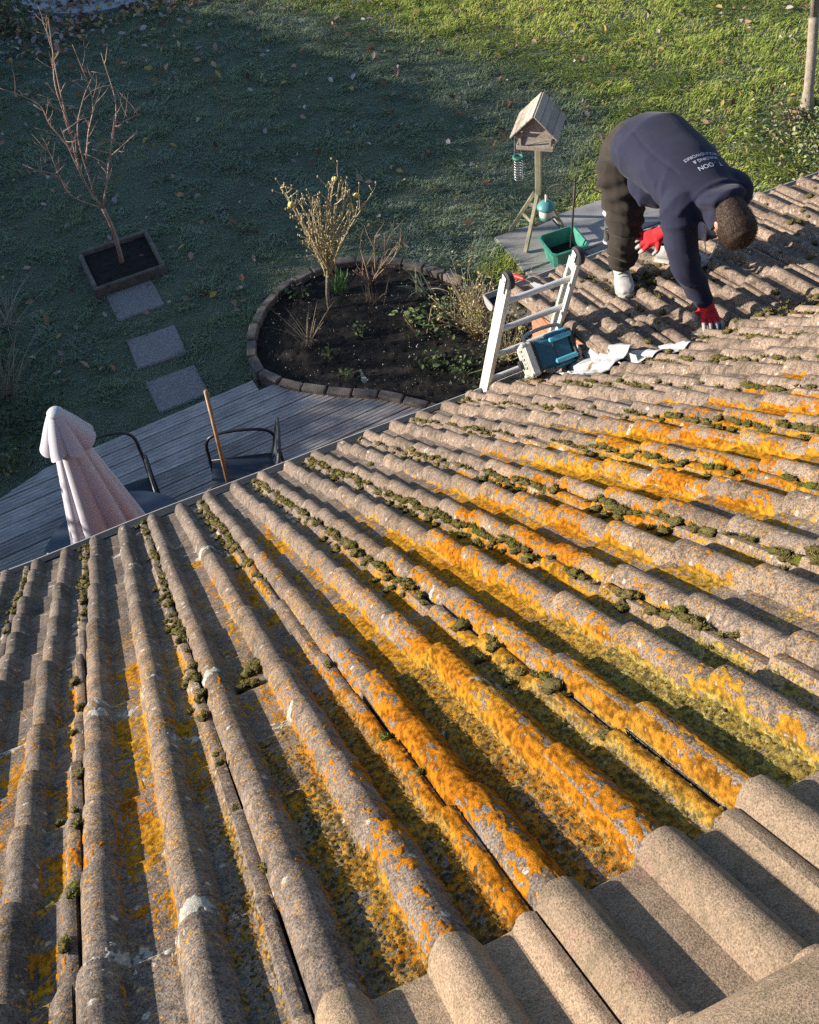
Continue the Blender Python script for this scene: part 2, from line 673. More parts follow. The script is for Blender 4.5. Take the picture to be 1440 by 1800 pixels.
bpy.context.view_layer.update()
extra = []
for n in range(-2, 14):
    for j in range(-7, 24):
        x0 = 0.3 * j - 0.034
        if n > 10 and x0 + 0.15 > VERGE - 0.1:
            continue
        if (n, j) in HOLE:
            continue
        c = near(x0 + 0.15, n * G - 0.17, 0.02)
        px, py, pz = project([c])
        inside = -330 < px[0] < 1900 and -200 < py[0] < 2250 and (CAM - c).length < 9.5 and (c - CAM).dot(FWD) > 0.2
        meshes = TILES_NEW if n <= -1 else TILES
        if inside:
            mw, o = put_tile(near, MN, x0, n * G, n, j, roof, meshes)
            tile_list.append((mw, 'near', n, x0))
        elif -3.0 < x0 < 7.5:
            extra.append((near, MN, x0, n * G))
for n in range(1, 5):
    for j in range(9, 24):
        x0 = 0.3 * j - 0.092
        c = far(x0 + 0.15, n * GF - 0.17, 0.02)
        px, py, pz = project([c])
        if -300 < px[0] < 1900:
            mw, o = put_tile(far, MF, x0, n * GF + 0.02, n, j, roof_far, TILES, 1.7)
            tile_list.append((mw, 'far', n, x0))
        else:
            extra.append((far, MF, x0, n * GF))
# the half column of tiles next to the verge
for n in (1, 2, 3, 4):
    pass
# tiles well outside the view, joined
EV, EF = [], []
base_v = np.array([v.co[:] for v in TILES[0].vertices])
base_f = [tuple(p.vertices) for p in TILES[0].polygons]
for fn, Mx, x0, sn in extra:
    o_ = len(EV)
    t0 = np.array(fn(x0, sn - TL, 0))
    EV.extend((base_v @ np.array(Mx).T + t0 - np.array(wloc(roof))).tolist())
    EF.extend([tuple(i + o_ for i in f) for f in base_f])
if EV:
    me = bpy.data.meshes.new('outer_tiles')
    me.from_pydata(EV, [], EF)
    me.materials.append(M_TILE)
    eo = link('outer_tiles', me, roof)
    eo['kind'] = 'stuff'
print('tiles', len(tile_list), 'extra', len(extra))

# --- ridge tiles: half-round, along the top
for j in range(-5, 16):
    x0 = 0.45 * j + 0.08
    mb = MB()
    c = near(0, RIDGE_S, 0)
    segs = 14
    rad = 0.135
    for r_, dz in ((rad, 0.0), (rad - 0.016, 0.0)):
        pass
    V, F = [], []
    for k, xx in enumerate((x0 + 0.004, x0 + 0.012, x0 + 0.437, x0 + 0.445)):
        for i in range(segs + 1):
            a = math.pi * (i / segs) * 1.04 - 0.02 * math.pi
            rr = rad - (0.006 if k in (0, 3) else 0)
            V.append((xx, c.y - 0.02 + rr * math.cos(a), c.z - 0.03 + rr * math.sin(a) * 0.95))
    for i in range(segs + 1):
        pass
    for k in range(3):
        for i in range(segs):
            F.append((k * (segs + 1) + i, k * (segs + 1) + i + 1, (k + 1) * (segs + 1) + i + 1, (k + 1) * (segs + 1) + i))
    mb.add(V, F)
    mb.build('ridge_tile', M_TILE_NEW, roof, smooth=True, angle=50)
mb = MB()   # mortar bed under the ridge tiles
mb.box((2.5, c.y - 0.02, c.z - 0.07), (11.0, 0.23, 0.09))
mb.build('mortar_bed', M_MORTAR, roof)

# --- walls
w1 = MB()
w1.box((-0.19, 3.02, 1.05), (5.6, 0.1, 2.1))
w1.build('wall', M_WALL, house)
w2 = MB()
w2.box((5.35, 3.60, 1.08), (5.3, 0.1, 2.16))
w2.build('wall', M_WALL, house)
w3 = MB()
w3.box((2.5, -4.2, 1.0), (11.0, 0.1, 2.0))
w3.build('wall', M_WALL, house)
w4 = MB()
for x in (-2.95, 7.95):
    w4.add([(x, -4.15, 0), (x, 3.0, 0), (x, 3.0, 2.35), (x, -0.75, 5.15), (x, -4.15, 2.0)], [(0, 1, 2, 3, 4)])
w4.build('wall', M_WALL, house)
# cheek wall under the verge of the shallow slope: mortar core and single bricks
WX = VERGE + 0.075
ck = MB()
y0, y1 = KY - 0.1, FE_Y - 0.12


def cheek_top(y):
    return KZ - (y - KY) * math.tan(P2) - 0.065


ck.add([(WX, y0, 0), (WX, y1, 0), (WX, y1, cheek_top(y1)), (WX, y0, cheek_top(y0)),
        (WX + 0.09, y0, 0), (WX + 0.09, y1, 0), (WX + 0.09, y1, cheek_top(y1)), (WX + 0.09, y0, cheek_top(y0))],
       [(0, 1, 2, 3), (7, 6, 5, 4), (0, 4, 5, 1), (1, 5, 6, 2), (2, 6, 7, 3), (3, 7, 4, 0)])
cheek = ck.build('wall', M_MORTAR, house)
cheek['label'] = 'orange brick cheek wall under the shallow slope'
course = 0
z = 0.45
while z < 2.7:
    y = y1 - 0.003 - (0.1125 if course % 2 else 0.0)
    if course % 2:
        segs_ = [(y + 0.0075, y1 - 0.003)]
    else:
        segs_ = []
    while y > y0:
        segs_.append((y - 0.215, y))
        y -= 0.225
    for a, b_ in segs_:
        top_a, top_b = min(z + 0.065, cheek_top(a) - 0.004), min(z + 0.065, cheek_top(b_) - 0.004)
        if top_b < z + 0.012:
            continue
        if z + 0.065 < near(0, a / cp, 0).z - 0.35:
            continue
        if a < y0:
            a = y0
        x_ = WX - 0.008 + rng.normal(0, 0.0015)
        V = [(x_, a, z), (x_, b_, z), (x_, b_, top_b), (x_, a, top_a), (x_ + 0.05, a, z), (x_ + 0.05, b_, z), (x_ + 0.05, b_, top_b), (x_ + 0.05, a, top_a)]
        mb = MB()
        mb.add(V, [(0, 3, 2, 1), (4, 5, 6, 7), (0, 1, 5, 4), (1, 2, 6, 5), (2, 3, 7, 6), (3, 0, 4, 7)])
        mb.build('brick', M_BRICK, cheek)
    z += 0.075
    course += 1

# --- gutters (half round) with lip, and fascia boards
def gutter(xa, xb, y, z, rad=0.056, name='gutter'):
    mb = MB()
    segs = 10
    V, F = [], []
    ring = []
    for i in range(segs + 1):
        a = math.pi + math.pi * i / segs
        ring.append((rad * math.cos(a), rad * math.sin(a)))
    outer = ring + [(rad + 0.006, 0.004), (rad - 0.002, 0.008)]
    inner = [(0.93 * a, 0.93 * b_) for a, b_ in reversed(ring)]
    sec = outer + inner
    m_ = len(sec)
    xs = np.linspace(xa, xb, 24)
    for x in xs:
        sag = 0.004 * math.sin(x * 2.1) + 0.003 * math.sin(x * 5.3)
        for a, b_ in sec:
            V.append((x, y + a + sag * 0.5, z + b_ + sag))
    for k in range(len(xs) - 1):
        for i in range(m_):
            i2 = (i + 1) % m_
            F.append((k * m_ + i, k * m_ + i2, (k + 1) * m_ + i2, (k + 1) * m_ + i))
    F.append(tuple(range(m_)))
    F.append(tuple((len(xs) - 1) * m_ + i for i in reversed(range(m_))))
    mb.add(V, F)
    o = mb.build(name, M_GUTTER, house, smooth=True, angle=40)
    db = MB()
    db.add([(xa + 0.01, y - rad * 0.86, z - 0.022), (xb - 0.01, y - rad * 0.86, z - 0.022), (xb - 0.01, y + rad * 0.80, z - 0.026), (xa + 0.01, y + rad * 0.80, z - 0.026)], [(0, 1, 2, 3)])
    db.build('gutter_dark_strip', M_FELT, o)  # flat dark sheet that darkens the inside of the gutter
    # stop ends
    for x in (xa, xb):
        e = MB()
        e.lathe((x, y, z), [(rad + 0.004, -0.003), (rad + 0.004, 0.003)], 16, Matrix(((0, 0, 1), (1, 0, 0), (0, 1, 0))))
        e.v = [(v[0], v[1], min(v[2], z + 0.004)) for v in e.v]
        e.build('stop_end', M_GUTTER, o)
    for xx in np.arange(xa + 0.35, xb, 0.8):
        br = MB()
        br.tube([(xx, y + (rad + 0.007) * math.cos(a), z + (rad + 0.007) * math.sin(a)) for a in np.linspace(math.pi, 2 * math.pi, 9)], 0.006, 5)
        br.build('bracket', M_GUTTER, o)
    return o


gutter(-3.0, VERGE - 0.01, EAVE_Y + 0.054, EAVE_Z - 0.042)
gutter(VERGE - 0.12, XB, FE_Y + 0.050, FE_Z - 0.042)
fb = MB()
fb.box((-0.19, EAVE_Y - 0.045, EAVE_Z - 0.13), (5.6, 0.02, 0.16))
fb.build('fascia', M_FASCIA, house)
fb = MB()
fb.box((5.35, FE_Y - 0.05, FE_Z - 0.13), (5.3, 0.02, 0.16))
fb.build('fascia', M_FASCIA, house)

# --- lead flashing dressed over the tiles at the inner corner
def drape(pts_uv, fn, nx, ny, lift):
    """bilinear patch over 4 (x,s) corners on the roof frame fn"""
    V, F = [], []
    a, b_, c, d = [Vector((p[0], p[1], 0)) for p in pts_uv]
    for i in range(nx + 1):
        for k in range(ny + 1):
            s, t = i / nx, k / ny
            p = a * (1 - s) * (1 - t) + b_ * s * (1 - t) + c * s * t + d * (1 - s) * t
            u = (p.x + 0.034) % 0.3
            h = float(prof(u)) * 0.75 + lift(s, t) + 0.009 * mnoise.noise(Vector((p.x * 13, p.y * 13, 3))) + 0.005 * mnoise.noise(Vector((p.x * 40, p.y * 33, 9)))
            p = p + Vector((mnoise.noise(Vector((s * 5, t * 5, 7))), mnoise.noise(Vector((s * 5, t * 5, 17))), 0)) * 0.03
            V.append(fn(p.x, p.y, h))
    for i in range(nx):
        for k in range(ny):
            F.append((i * (ny + 1) + k, (i + 1) * (ny + 1) + k, (i + 1) * (ny + 1) + k + 1, i * (ny + 1) + k + 1))
    return V, F


lf = MB()
# sheet over the roll
V, F = drape([(2.60, 9.85 * G), (2.84, 9.55 * G), (2.82, 10.45 * G), (2.52, 10.85 * G)], near, 22, 16, lambda s, t: 0.026)
lf.add(V, F)
fl = lf.build('lead_flashing', M_LEAD, house, smooth=True)
sol = fl.modifiers.new('thickness', 'SOLIDIFY')
sol.thickness = 0.004
sol.offset = 1
lf = MB()
V, F = drape([(2.40, 10.35 * G), (2.66, 10.15 * G), (2.64, 11.55 * G), (2.43, 11.85 * G)], near, 16, 18, lambda s, t: 0.026 + 0.07 * sstep(0.55, 1.0, s))
lf.add(V, F)
fl = lf.build('lead_flashing', M_LEAD, house, smooth=True)
sol = fl.modifiers.new('thickness', 'SOLIDIFY')
sol.thickness = 0.004
sol.offset = 1
lf = MB()
lf.add([near(2.630, 10.0 * G, 0.0), near(2.640, 12.9 * G, 0.0), near(2.640, 12.9 * G, 0.13), near(2.632, 11.0 * G, 0.12), near(2.630, 10.0 * G, 0.06)], [(0, 1, 2, 3, 4)])
fl = lf.build('lead_soaker', M_LEAD, house)
sol = fl.modifiers.new('thickness', 'SOLIDIFY')
sol.thickness = 0.004

# --- lichen crusts: real relief that grows out of the tile surface


def lichen_density(k, n):
    d = 1.12 * np.exp(-(((k - 5.0) / 2.8) ** 2 + ((n - 0.6) / 3.4) ** 2))
    d = np.maximum(d, 0.80 * np.exp(-(((k - 7.5) / 4.2) ** 2 + ((n - 3.8) / 3.2) ** 2)))
    d = np.maximum(d, 0.84 * np.exp(-(((k - 11.5) / 6.2) ** 2 + ((n - 4.5) / 3.6) ** 2)))
    d = np.maximum(d, 0.50 * np.exp(-(((k - 0.5) / 3.5) ** 2 + ((n - 2.5) / 4.5) ** 2)))
    d = np.maximum(d, 0.55 * np.exp(-(((k - 4.0) / 2.2) ** 2 + ((n - 6.5) / 4.0) ** 2)))
    d = np.where(n < -0.95, 0, d)
    return d


LV, LF_, LC = [], [], []
lcount = 0
white_spots = [(0.35, 0.05, 0.10), (0.9, 0.15, 0.05), (0.30, 3.75, 0.09), (1.05, 4.1, 0.07), (0.1, 4.0, 0.06), (-1.6, 4.05, 0.09), (1.35, 2.6, 0.05),
               (3.0, 8.6, 0.07), (2.75, 9.0, 0.05), (3.1, 5.2, 0.05), (2.1, 3.1, 0.07), (1.9, 3.6, 0.05), (4.3, 0.9, 0.03), (5.2, 1.3, 0.03),
               (5.9, 3.4, 0.03), (2.7, 2.2, 0.04), (2.2, 9.9, 0.05), (2.5, 11.2, 0.05), (0.8, 10.9, 0.05), (1.0, 9.5, 0.04), (6.5, 7.2, 0.04), (9.7, 9.5, 0.05),
               (12.8, 6.2, 0.035), (11.2, 2.8, 0.03), (17.1, 7.3, 0.04), (15.2, 9.2, 0.05), (13.2, 10.2, 0.05), (11.3, 11.2, 0.05)]
for mw, kind, n, x0 in tile_list:
    if kind == 'far':
        sn, gauge = None, GF
    M3 = np.array(mw.to_3x3())
    T3 = np.array(mw.translation)
    dist = (mw.translation - CAM).length
    cell = min(max(dist * 0.0017, 0.0031), 0.011)
    v0 = TL - (G if kind == 'near' else GF) - 0.004
    nu = int(0.294 / cell)
    nv = int((TL - 0.002 - v0) / cell)
    ud = np.linspace(0.001, 0.2955, 600)
    arc = np.concatenate([[0], np.cumsum(np.hypot(np.diff(ud), np.diff(prof(ud))))])
    nu = int(arc[-1] / cell)
    au = np.linspace(0, arc[-1], nu)
    u = np.interp(au, arc, ud)
    v = np.linspace(v0, TL - 0.002, nv)
    U, Vv = np.meshgrid(u, v, indexing='ij')
    AA, _ = np.meshgrid(au, v, indexing='ij')
    X = x0 / 0.3 * 0.39 + AA
    XW = x0 + U
    S = n * G - TL + Vv if kind == 'near' else 20 + n * GF - TL + Vv
    kk = XW / 0.15
    nn = S / G
    h = prof(U)
    pan = 1 - sstep(0.004, 0.022, h)
    roll = 1 - pan
    if kind == 'near':
        d = lichen_density(kk, nn)
    else:
        d = np.full_like(kk, 0.07)
    # colonies: prefer the pans and the sunny left flank, spread over the rolls only where growth is thick
    left = sstep(0.0, 1.0, np.where(h > 0.006, np.clip((0.184 - U) / 0.04, -1, 1) * 0.5 + 0.5, 0.5))
    f1 = fbm(X * 9 + 3, S * 6.5, 3, 5)
    f2 = fbm(X * 36, S * 19, 4, 9)
    f3 = fbm(X * 150, S * 80, 3, 15)
    want = d * (0.66 + 0.50 * pan) + 0.10 * left * d - 0.16 * roll * (1 - sstep(0.45, 0.8, d)) - 0.05 * (U < 0.03)
    mo = 0.31 * f1 + 0.33 * f2 + 0.36 * f3 - (0.690 - 0.39 * want)
    mo = mo - np.where(d < 0.05, 0.3, 0.0)
    # brown granular crust in the pans close to the ridge
    db = np.exp(-(((kk - 4.6) / 4.8) ** 2 + ((nn - 0.4) / 3.0) ** 2)) if kind == 'near' else np.zeros_like(kk)
    db = np.where(nn < -1.0, 0, db)
    mg = (0.35 * f1 + 0.3 * f2 + 0.35 * f3) * 0.8 + 0.72 * db * pan - 0.76
    # pale patches
    mwht = np.full_like(kk, -1.0)
    if kind == 'near':
        for (wk, wn_, wr) in white_spots:
            q = 1 - np.sqrt(((kk - wk) * 0.15 * 0.9) ** 2 + ((nn - wn_) * G * 1.7) ** 2) / (wr * 0.8)
            mwht = np.maximum(mwht, q)
        rest = fbm(X * 21 + 50, S * 17, 4, 33)
        mwht = np.maximum(mwht * 0.55 - 0.12 + 1.3 * (f2 - 0.5) + 1.0 * (f3 - 0.5), (rest - 0.75) * 3 - 1.5 * d)
        mwht = np.where(nn < -0.9, -1, mwht)
        scar = np.exp(-((U - 0.250) / 0.022) ** 2) * sstep(0.62, 0.74, fbm(X * 9 + 9, S * 11, 3, 41)) * sstep(3, 6, nn)
    else:
        mwht = (fbm(X * 19, S * 17, 4, 33) - 0.73) * 3
        scar = np.zeros_like(kk)
    ms = scar - 0.45 + 0.5 * (f2 - 0.5)
    ho = 0.0009 * sstep(-0.01, 0.10, mo) * (0.3 + 1.4 * f3) - 0.0003
    ho = np.where(mo < 0, -0.003 + 0.02 * np.maximum(mo, -0.1), ho)
    gran = fbm(X * 230, S * 220, 2, 61)
    hg = 0.0050 * sstep(-0.02, 0.16, mg) * sstep(0.40, 0.75, gran) - 0.0009
    hg = np.where(mg < 0, -0.003, hg)
    hw = np.where(mwht > 0, 0.0010 * sstep(0, 0.2, mwht) * (0.4 + 1.0 * f3) - 0.0002, -0.003)
    hs = np.where(ms > 0, 0.0008 * sstep(0, 0.1, ms) + 0.0001, -0.003)
    H = np.maximum(np.maximum(ho, hg), np.maximum(hw, hs))
    best = np.argmax(np.stack([ho, hg, hw, hs]), 0)
    keepv = (mo > 0) | (mg > 0) | (mwht > 0) | (ms > 0)
    if not keepv.any():
        continue
    # colours
    jn = fbm(X * 60, S * 60, 3, 71)
    orange = np.array([0.40, 0.148, 0.010])
    gold = np.array([0.41, 0.200, 0.018])
    ygreen = np.array([0.29, 0.200, 0.038])
    deep = np.array([0.36, 0.125, 0.010])
    ty = sstep(0.35, 0.65, fbm(X * 3.2, S * 3.2, 3, 81) + 0.10 * pan - 0.12 * roll)
    tg = sstep(4.4, 7.0, kk + 0.9 * (jn - 0.5)) * sstep(2.7, 0.4, nn) if False else (sstep(4.2, 6.4, kk + 1.4 * (f1 - 0.5)) * (1 - sstep(0.4, 2.6, nn)))
    tg = tg * (0.30 + 0.70 * pan)
    co = orange * (1 - ty)[..., None] + gold * ty[..., None]
    td = roll * sstep(0.5, 0.7, f1) * (1 - tg)
    co = co * (1 - td * 0.6)[..., None] + deep * (td * 0.6)[..., None]
    co = co * (1 - tg)[..., None] + ygreen * tg[..., None]
    co = co * (0.35 + 1.2 * sstep(0.2, 0.8, f3))[..., None]
    br1, br2 = np.array([0.085, 0.062, 0.030]), np.array([0.36, 0.25, 0.085])
    tb = sstep(0.38, 0.68, fbm(X * 140 + 7, S * 150, 2, 91))
    cg = br1 * (1 - tb)[..., None] + br2 * tb[..., None]
    cgg = np.array([0.36, 0.33, 0.13])
    cg = cg * (1 - 0.55 * tg)[..., None] + cgg * (0.55 * tg)[..., None] * (0.5 + tb)[..., None]
    cw = np.array([0.46, 0.45, 0.40]) * (0.55 + 0.8 * f3)[..., None]
    cs = np.array([0.58, 0.44, 0.34]) * (0.8 + 0.4 * f2)[..., None]
    CC = np.where((best == 0)[..., None], co, np.where((best == 1)[..., None], cg, np.where((best == 2)[..., None], cw, cs)))
    hh = tile_h(U, Vv) + H
    # push along the profile normal
    dh = np.gradient(h, axis=0) / np.maximum(np.gradient(U, axis=0), 1e-6)
    nx_ = -dh / np.sqrt(1 + dh * dh)
    nz_ = 1 / np.sqrt(1 + dh * dh)
    hh = tile_h(U, Vv) + H * nz_
    L = np.stack([U + nx_ * H, Vv, hh], -1).reshape(-1, 3)
    W = L @ M3.T + T3
    idx = np.arange(nu * nv).reshape(nu, nv)
    kf = keepv[:-1, :-1] | keepv[1:, :-1] | keepv[1:, 1:] | keepv[:-1, 1:]
    q = np.stack([idx[:-1, :-1][kf], idx[1:, :-1][kf], idx[1:, 1:][kf], idx[:-1, 1:][kf]], -1)
    used = np.unique(q)
    remap = np.full(nu * nv, -1)
    remap[used] = np.arange(len(used))
    LV.append(W[used])
    LC.append(CC.reshape(-1, 3)[used])
    LF_.append(remap[q] + lcount)
    lcount += len(used)
LV = np.concatenate(LV) - np.array(wloc(roof))
LF_ = np.concatenate(LF_)
me = np_mesh('lichen', LV, LF_, M_LICHEN, np.concatenate(LC), smooth=True)
lo = link('lichen', me, roof)
lo['kind'] = 'stuff'
lo['label'] = 'orange and yellow lichen crust on the tiles'
print('lichen quads', len(LF_))

# --- moss cushions along the side joints
bm = bmesh.new()
bmesh.ops.create_icosphere(bm, subdivisions=3, radius=1.0)
ICO3 = np.array([v.co[:] for v in bm.verts])
ICO3F = np.array([[v.index for v in f.verts] for f in bm.faces])
bm.free()
bm = bmesh.new()
bmesh.ops.create_icosphere(bm, subdivisions=2, radius=1.0)
ICO2 = np.array([v.co[:] for v in bm.verts])
ICO2F = np.array([[v.index for v in f.verts] for f in bm.faces])
bm.free()
MV, MF_, MC = [], [], []
mc = 0


def cushion(c, Mx, rx, ry, rz, green, fine):
    global mc
    P, Fc = (ICO3, ICO3F) if fine else (ICO2, ICO2F)
    sd_ = rng.random() * 90
    q = 1 + 0.40 * (fbm(P[:, 0] * 2.3 + sd_, P[:, 1] * 2.3 + P[:, 2], 3, 3) - 0.5) * 2 + 0.34 * (vnoise(P[:, 0] * 6 + sd_, P[:, 1] * 6 + P[:, 2] * 5, 8) - 0.5) + 0.40 * (rng.random(len(P)) - 0.5)
    Pl = P * q[:, None] * np.array([rx, ry, rz])
    Wp = Pl @ np.array(Mx).T + np.array(c)
    top = np.clip(P[:, 2], 0, 1)
    n_ = vnoise(P[:, 0] * 5 + sd_, P[:, 1] * 5, 4)
    cA = np.array([0.060, 0.050, 0.024])
    cB = np.array([0.235, 0.190, 0.070]) * (1 - green) + np.array([0.17, 0.19, 0.03]) * green
    t = np.clip(0.15 + 0.5 * top * n_ * 1.5 + 0.5 * (rng.random(len(P)) - 0.35), 0, 1)[:, None]
    MV.append(Wp)
    MC.append(cA * (1 - t) + cB * t)
    MF_.append(Fc + mc)
    mc += len(P)
    # fibrous shoots standing out of the cushion
    up_ = np.where(P[:, 2] > 0.05)[0]
    ns = 46 if fine else 22
    pick = up_[rng.integers(len(up_), size=ns)]
    b0 = Wp[pick]
    dv = (P[pick] * np.array([0.7, 0.7, 1.0]) + rng.normal(0, 0.45, (ns, 3))) @ np.array(Mx).T
    ln_ = (0.004 + 0.006 * rng.random(ns))[:, None] * (1.0 if fine else 1.3)
    sd2 = rng.normal(0, 1, (ns, 3))
    sd2 = sd2 / np.linalg.norm(sd2, axis=1)[:, None] * 0.0012 * (1.0 if fine else 1.8)
    dv = dv / np.linalg.norm(dv, axis=1)[:, None]
    MV.append(np.stack([b0 - sd2, b0 + sd2, b0 + dv * ln_], 1).reshape(-1, 3))
    cs_ = (cB * (0.6 + 0.9 * rng.random(ns))[:, None])
    MC.append(np.repeat(cs_, 3, 0))
    MF_.append(np.arange(ns * 3).reshape(-1, 3) + mc)
    mc += ns * 3


for k in range(-4, 34, 2):
    x = 0.15 * k - 0.034 - 0.012
    s = 0.0
    n_hi = 12.9 if x < VERGE - 0.1 else 9.9
    while s < n_hi * G:
        n = s / G
        if k < 0:
            dens = 0.5 * float(sstep(7, 11, n))
        elif k == 0:
            dens = 0.16 + 0.5 * float(sstep(5.5, 9, n))
        elif k == 2:
            dens = 0.20 + 0.45 * float(sstep(1.5, 5, n))
        elif k == 4:
            dens = 0.06 + 0.75 * float(sstep(4.5, 7.5, n))
        elif k <= 8:
            dens = 0.42 + 0.5 * float(sstep(2.0, 5, n))
        elif k <= 16:
            dens = 0.74 - 0.30 * float(sstep(10.6, 12.0, n))
        else:
            dens = 0.62
        dens *= 0.35 + 1.3 * float(vnoise(np.array([s * 3.3 + k]), np.array([k * 1.7]), 77)[0])
        step = 0.030 + 0.012 * rng.random()
        if rng.random() < dens:
            sz = 0.45 + 0.95 * rng.random() ** 1.8
            if k >= 8:
                sz *= 0.95
            green = 1.0 if rng.random() < 0.10 else rng.random() * 0.35
            dx = rng.normal(-0.002, 0.007)
            c = near(x + dx, s, 0.011 + 0.026 * (n % 1.0))
            ds = (c - CAM).length
            cushion(c, MN, 0.0125 * sz * (0.7 + 0.6 * rng.random()), 0.020 * sz * (0.7 + 0.8 * rng.random()), 0.0075 * sz, green, ds < 4.2)
            if rng.random() < 0.35 * dens:
                c = near(x - 0.022 - 0.02 * rng.random(), s, -0.003 + 0.026 * (n % 1.0))
                cushion(c, MN, 0.013 * sz, 0.016 * sz, 0.010 * sz, green, ds < 4.2)
            step = 0.020 * sz + 0.006
        s += step
# extra clumps caught in the pans
for (kk, nn, r_) in [(2.6, 3.55, 0.034), (2.8, 3.7, 0.026), (2.45, 3.25, 0.02), (3.1, 4.65, 0.02), (1.7, 7.0, 0.022), (9.5, 9.8, 0.03), (12.9, 8.2, 0.03), (13.4, 6.4, 0.03), (8.7, 10.6, 0.025), (15.5, 10.7, 0.02)]:
    for q in range(4):
        cushion(near(kk * 0.15 + rng.normal(0, 0.012), nn * G + rng.normal(0, 0.014), 0.006), MN, r_ * 0.55, r_ * 0.6, r_ * 0.42, rng.random() * 0.5, True)
# torn moss and dirt around the man's feet and on the shallow slope
for q in range(170):
    if q < 90:
        x, s = 3.24 + rng.normal(0, 0.20), 0.86 + rng.normal(0, 0.13)
    else:
        x, s = 2.75 + 2.6 * rng.random(), 0.05 + 1.2 * rng.random()
    sz = 0.5 + 0.9 * rng.random() ** 2
    u = (x + 0.092) % 0.3
    cushion(far(x, s, float(prof(np.array(u))) * 0.9 + 0.012), MF, 0.017 * sz, 0.019 * sz, 0.010 * sz, rng.random() * 0.25, False)
for q in range(70):
    x, s = 3.35 + rng.normal(0, 0.35), 9.5 * G + rng.normal(0, 0.13)
    sz = 0.5 + 0.8 * rng.random() ** 2
    u = (x + 0.034) % 0.3
    cushion(near(x, s, float(prof(np.array(u))) * 0.9 + 0.014), MN, 0.016 * sz, 0.018 * sz, 0.009 * sz, rng.random() * 0.4, False)
me = np_mesh('moss', np.concatenate(MV) - np.array(wloc(roof)), np.concatenate(MF_), M_MOSS, np.concatenate(MC), smooth=True)
mo_ = link('moss', me, roof)
mo_['kind'] = 'stuff'
mo_['label'] = 'olive green moss cushions in the tile joints'
print('moss tris', sum(len(f) for f in MF_))

# ================================================================== GARDEN SETTING
M_LAWN = simple('lawn_soil', (0.15, 0.18, 0.12), (0.085, 0.10, 0.065), rough=1.0, scale=2.5, bscale=40, bstr=0.8, bdist=0.02)
M_GRASS = attr_mat('grass_blades', rough=0.75, spec=0.25, trans=0.25)
M_LEAFLIT = attr_mat('dead_leaves', rough=0.8, spec=0.3, trans=0.15)
M_SOIL = simple('dark_soil', (0.020, 0.016, 0.013), (0.010, 0.008, 0.007), rough=1.0, scale=30, bscale=120, bstr=1.0, bdist=0.012)
M_CHIPS = attr_mat('soil_chips', rough=0.9)
M_STONE = simple('mossy_bed_stone', (0.21, 0.18, 0.155), (0.075, 0.066, 0.056), rough=0.95, scale=14, bscale=90, bstr=0.8, bdist=0.006)
M_PAVE = simple('concrete_flag', (0.36, 0.35, 0.33), (0.25, 0.245, 0.235), rough=0.95, scale=5, bscale=160, bstr=0.4)
M_STEP = simple('aggregate_step', (0.34, 0.325, 0.32), (0.12, 0.113, 0.108), rough=0.95, scale=70, bscale=120, bstr=0.8, bdist=0.006)
M_WATER, nt, b = new_mat('pond_cover')
b.inputs['Base Color'].default_value = (0.22, 0.25, 0.26, 1)
b.inputs['Roughness'].default_value = 0.35
bump(nt, b, noise_tex(nt, nd(nt, 'ShaderNodeTexCoord').outputs['Object'], 6, 3), 0.2, 0.02)


def wood_mat(name, c1, c2, axis=0, scale=6.0, rough=0.75):
    mt, nt, b = new_mat(name)
    tc = nd(nt, 'ShaderNodeTexCoord')
    mp = nd(nt, 'ShaderNodeMapping')
    sc = [14.0, 14.0, 14.0]
    sc[axis] = 0.9
    mp.inputs['Scale'].default_value = sc
    oi = nd(nt, 'ShaderNodeObjectInfo')
    ad = nd(nt, 'ShaderNodeVectorMath', operation='ADD')
    mm = nd(nt, 'ShaderNodeMath', operation='MULTIPLY')
    mm.inputs[1].default_value = 37.0
    nt.links.new(oi.outputs['Random'], mm.inputs[0])
    nt.links.new(tc.outputs['Object'], ad.inputs[0])
    nt.links.new(mm.outputs[0], ad.inputs[1])
    nt.links.new(ad.outputs[0], mp.inputs[0])
    n = noise_tex(nt, mp.outputs[0], scale, 6, 0.7, 0.5)
    c = ramp(nt, n, [(0.32, c2), (0.62, c1)])
    n5 = noise_tex(nt, tc.outputs['Object'], 3.0, 4, 0.6)
    c = mixc(nt, 0.6, c, ramp(nt, n5, [(0.35, 0.6), (0.65, 1.2)]), 'MULTIPLY')
    c = mixc(nt, 1.0, c, ramp(nt, oi.outputs['Random'], [(0, 0.72), (1, 1.2)]), 'MULTIPLY')
    nt.links.new(c, b.inputs['Base Color'])
    b.inputs['Roughness'].default_value = rough
    bump(nt, b, n, 0.5, 0.003)
    return mt


M_DECK = wood_mat('weathered_deck_board', (0.50, 0.47, 0.445), (0.20, 0.185, 0.17), 0)
M_OLDWOOD = wood_mat('silver_grey_wood', (0.46, 0.40, 0.33), (0.24, 0.205, 0.17), 1, 5.0)
M_GREENWOOD = wood_mat('algae_stained_wood', (0.36, 0.345, 0.23), (0.20, 0.205, 0.125), 2, 5.0)
M_BROOM = wood_mat('varnished_handle', (0.42, 0.25, 0.12), (0.30, 0.17, 0.08), 2, 4.0, 0.5)
M_BARK = simple('grey_bark', (0.34, 0.29, 0.23), (0.18, 0.15, 0.12), rough=0.95, scale=20, bscale=60, bstr=0.9, bdist=0.01)
M_TWIG = simple('red_brown_twig', (0.52, 0.36, 0.28), (0.30, 0.18, 0.14), rough=0.8, scale=20, bscale=90, bstr=0.3)

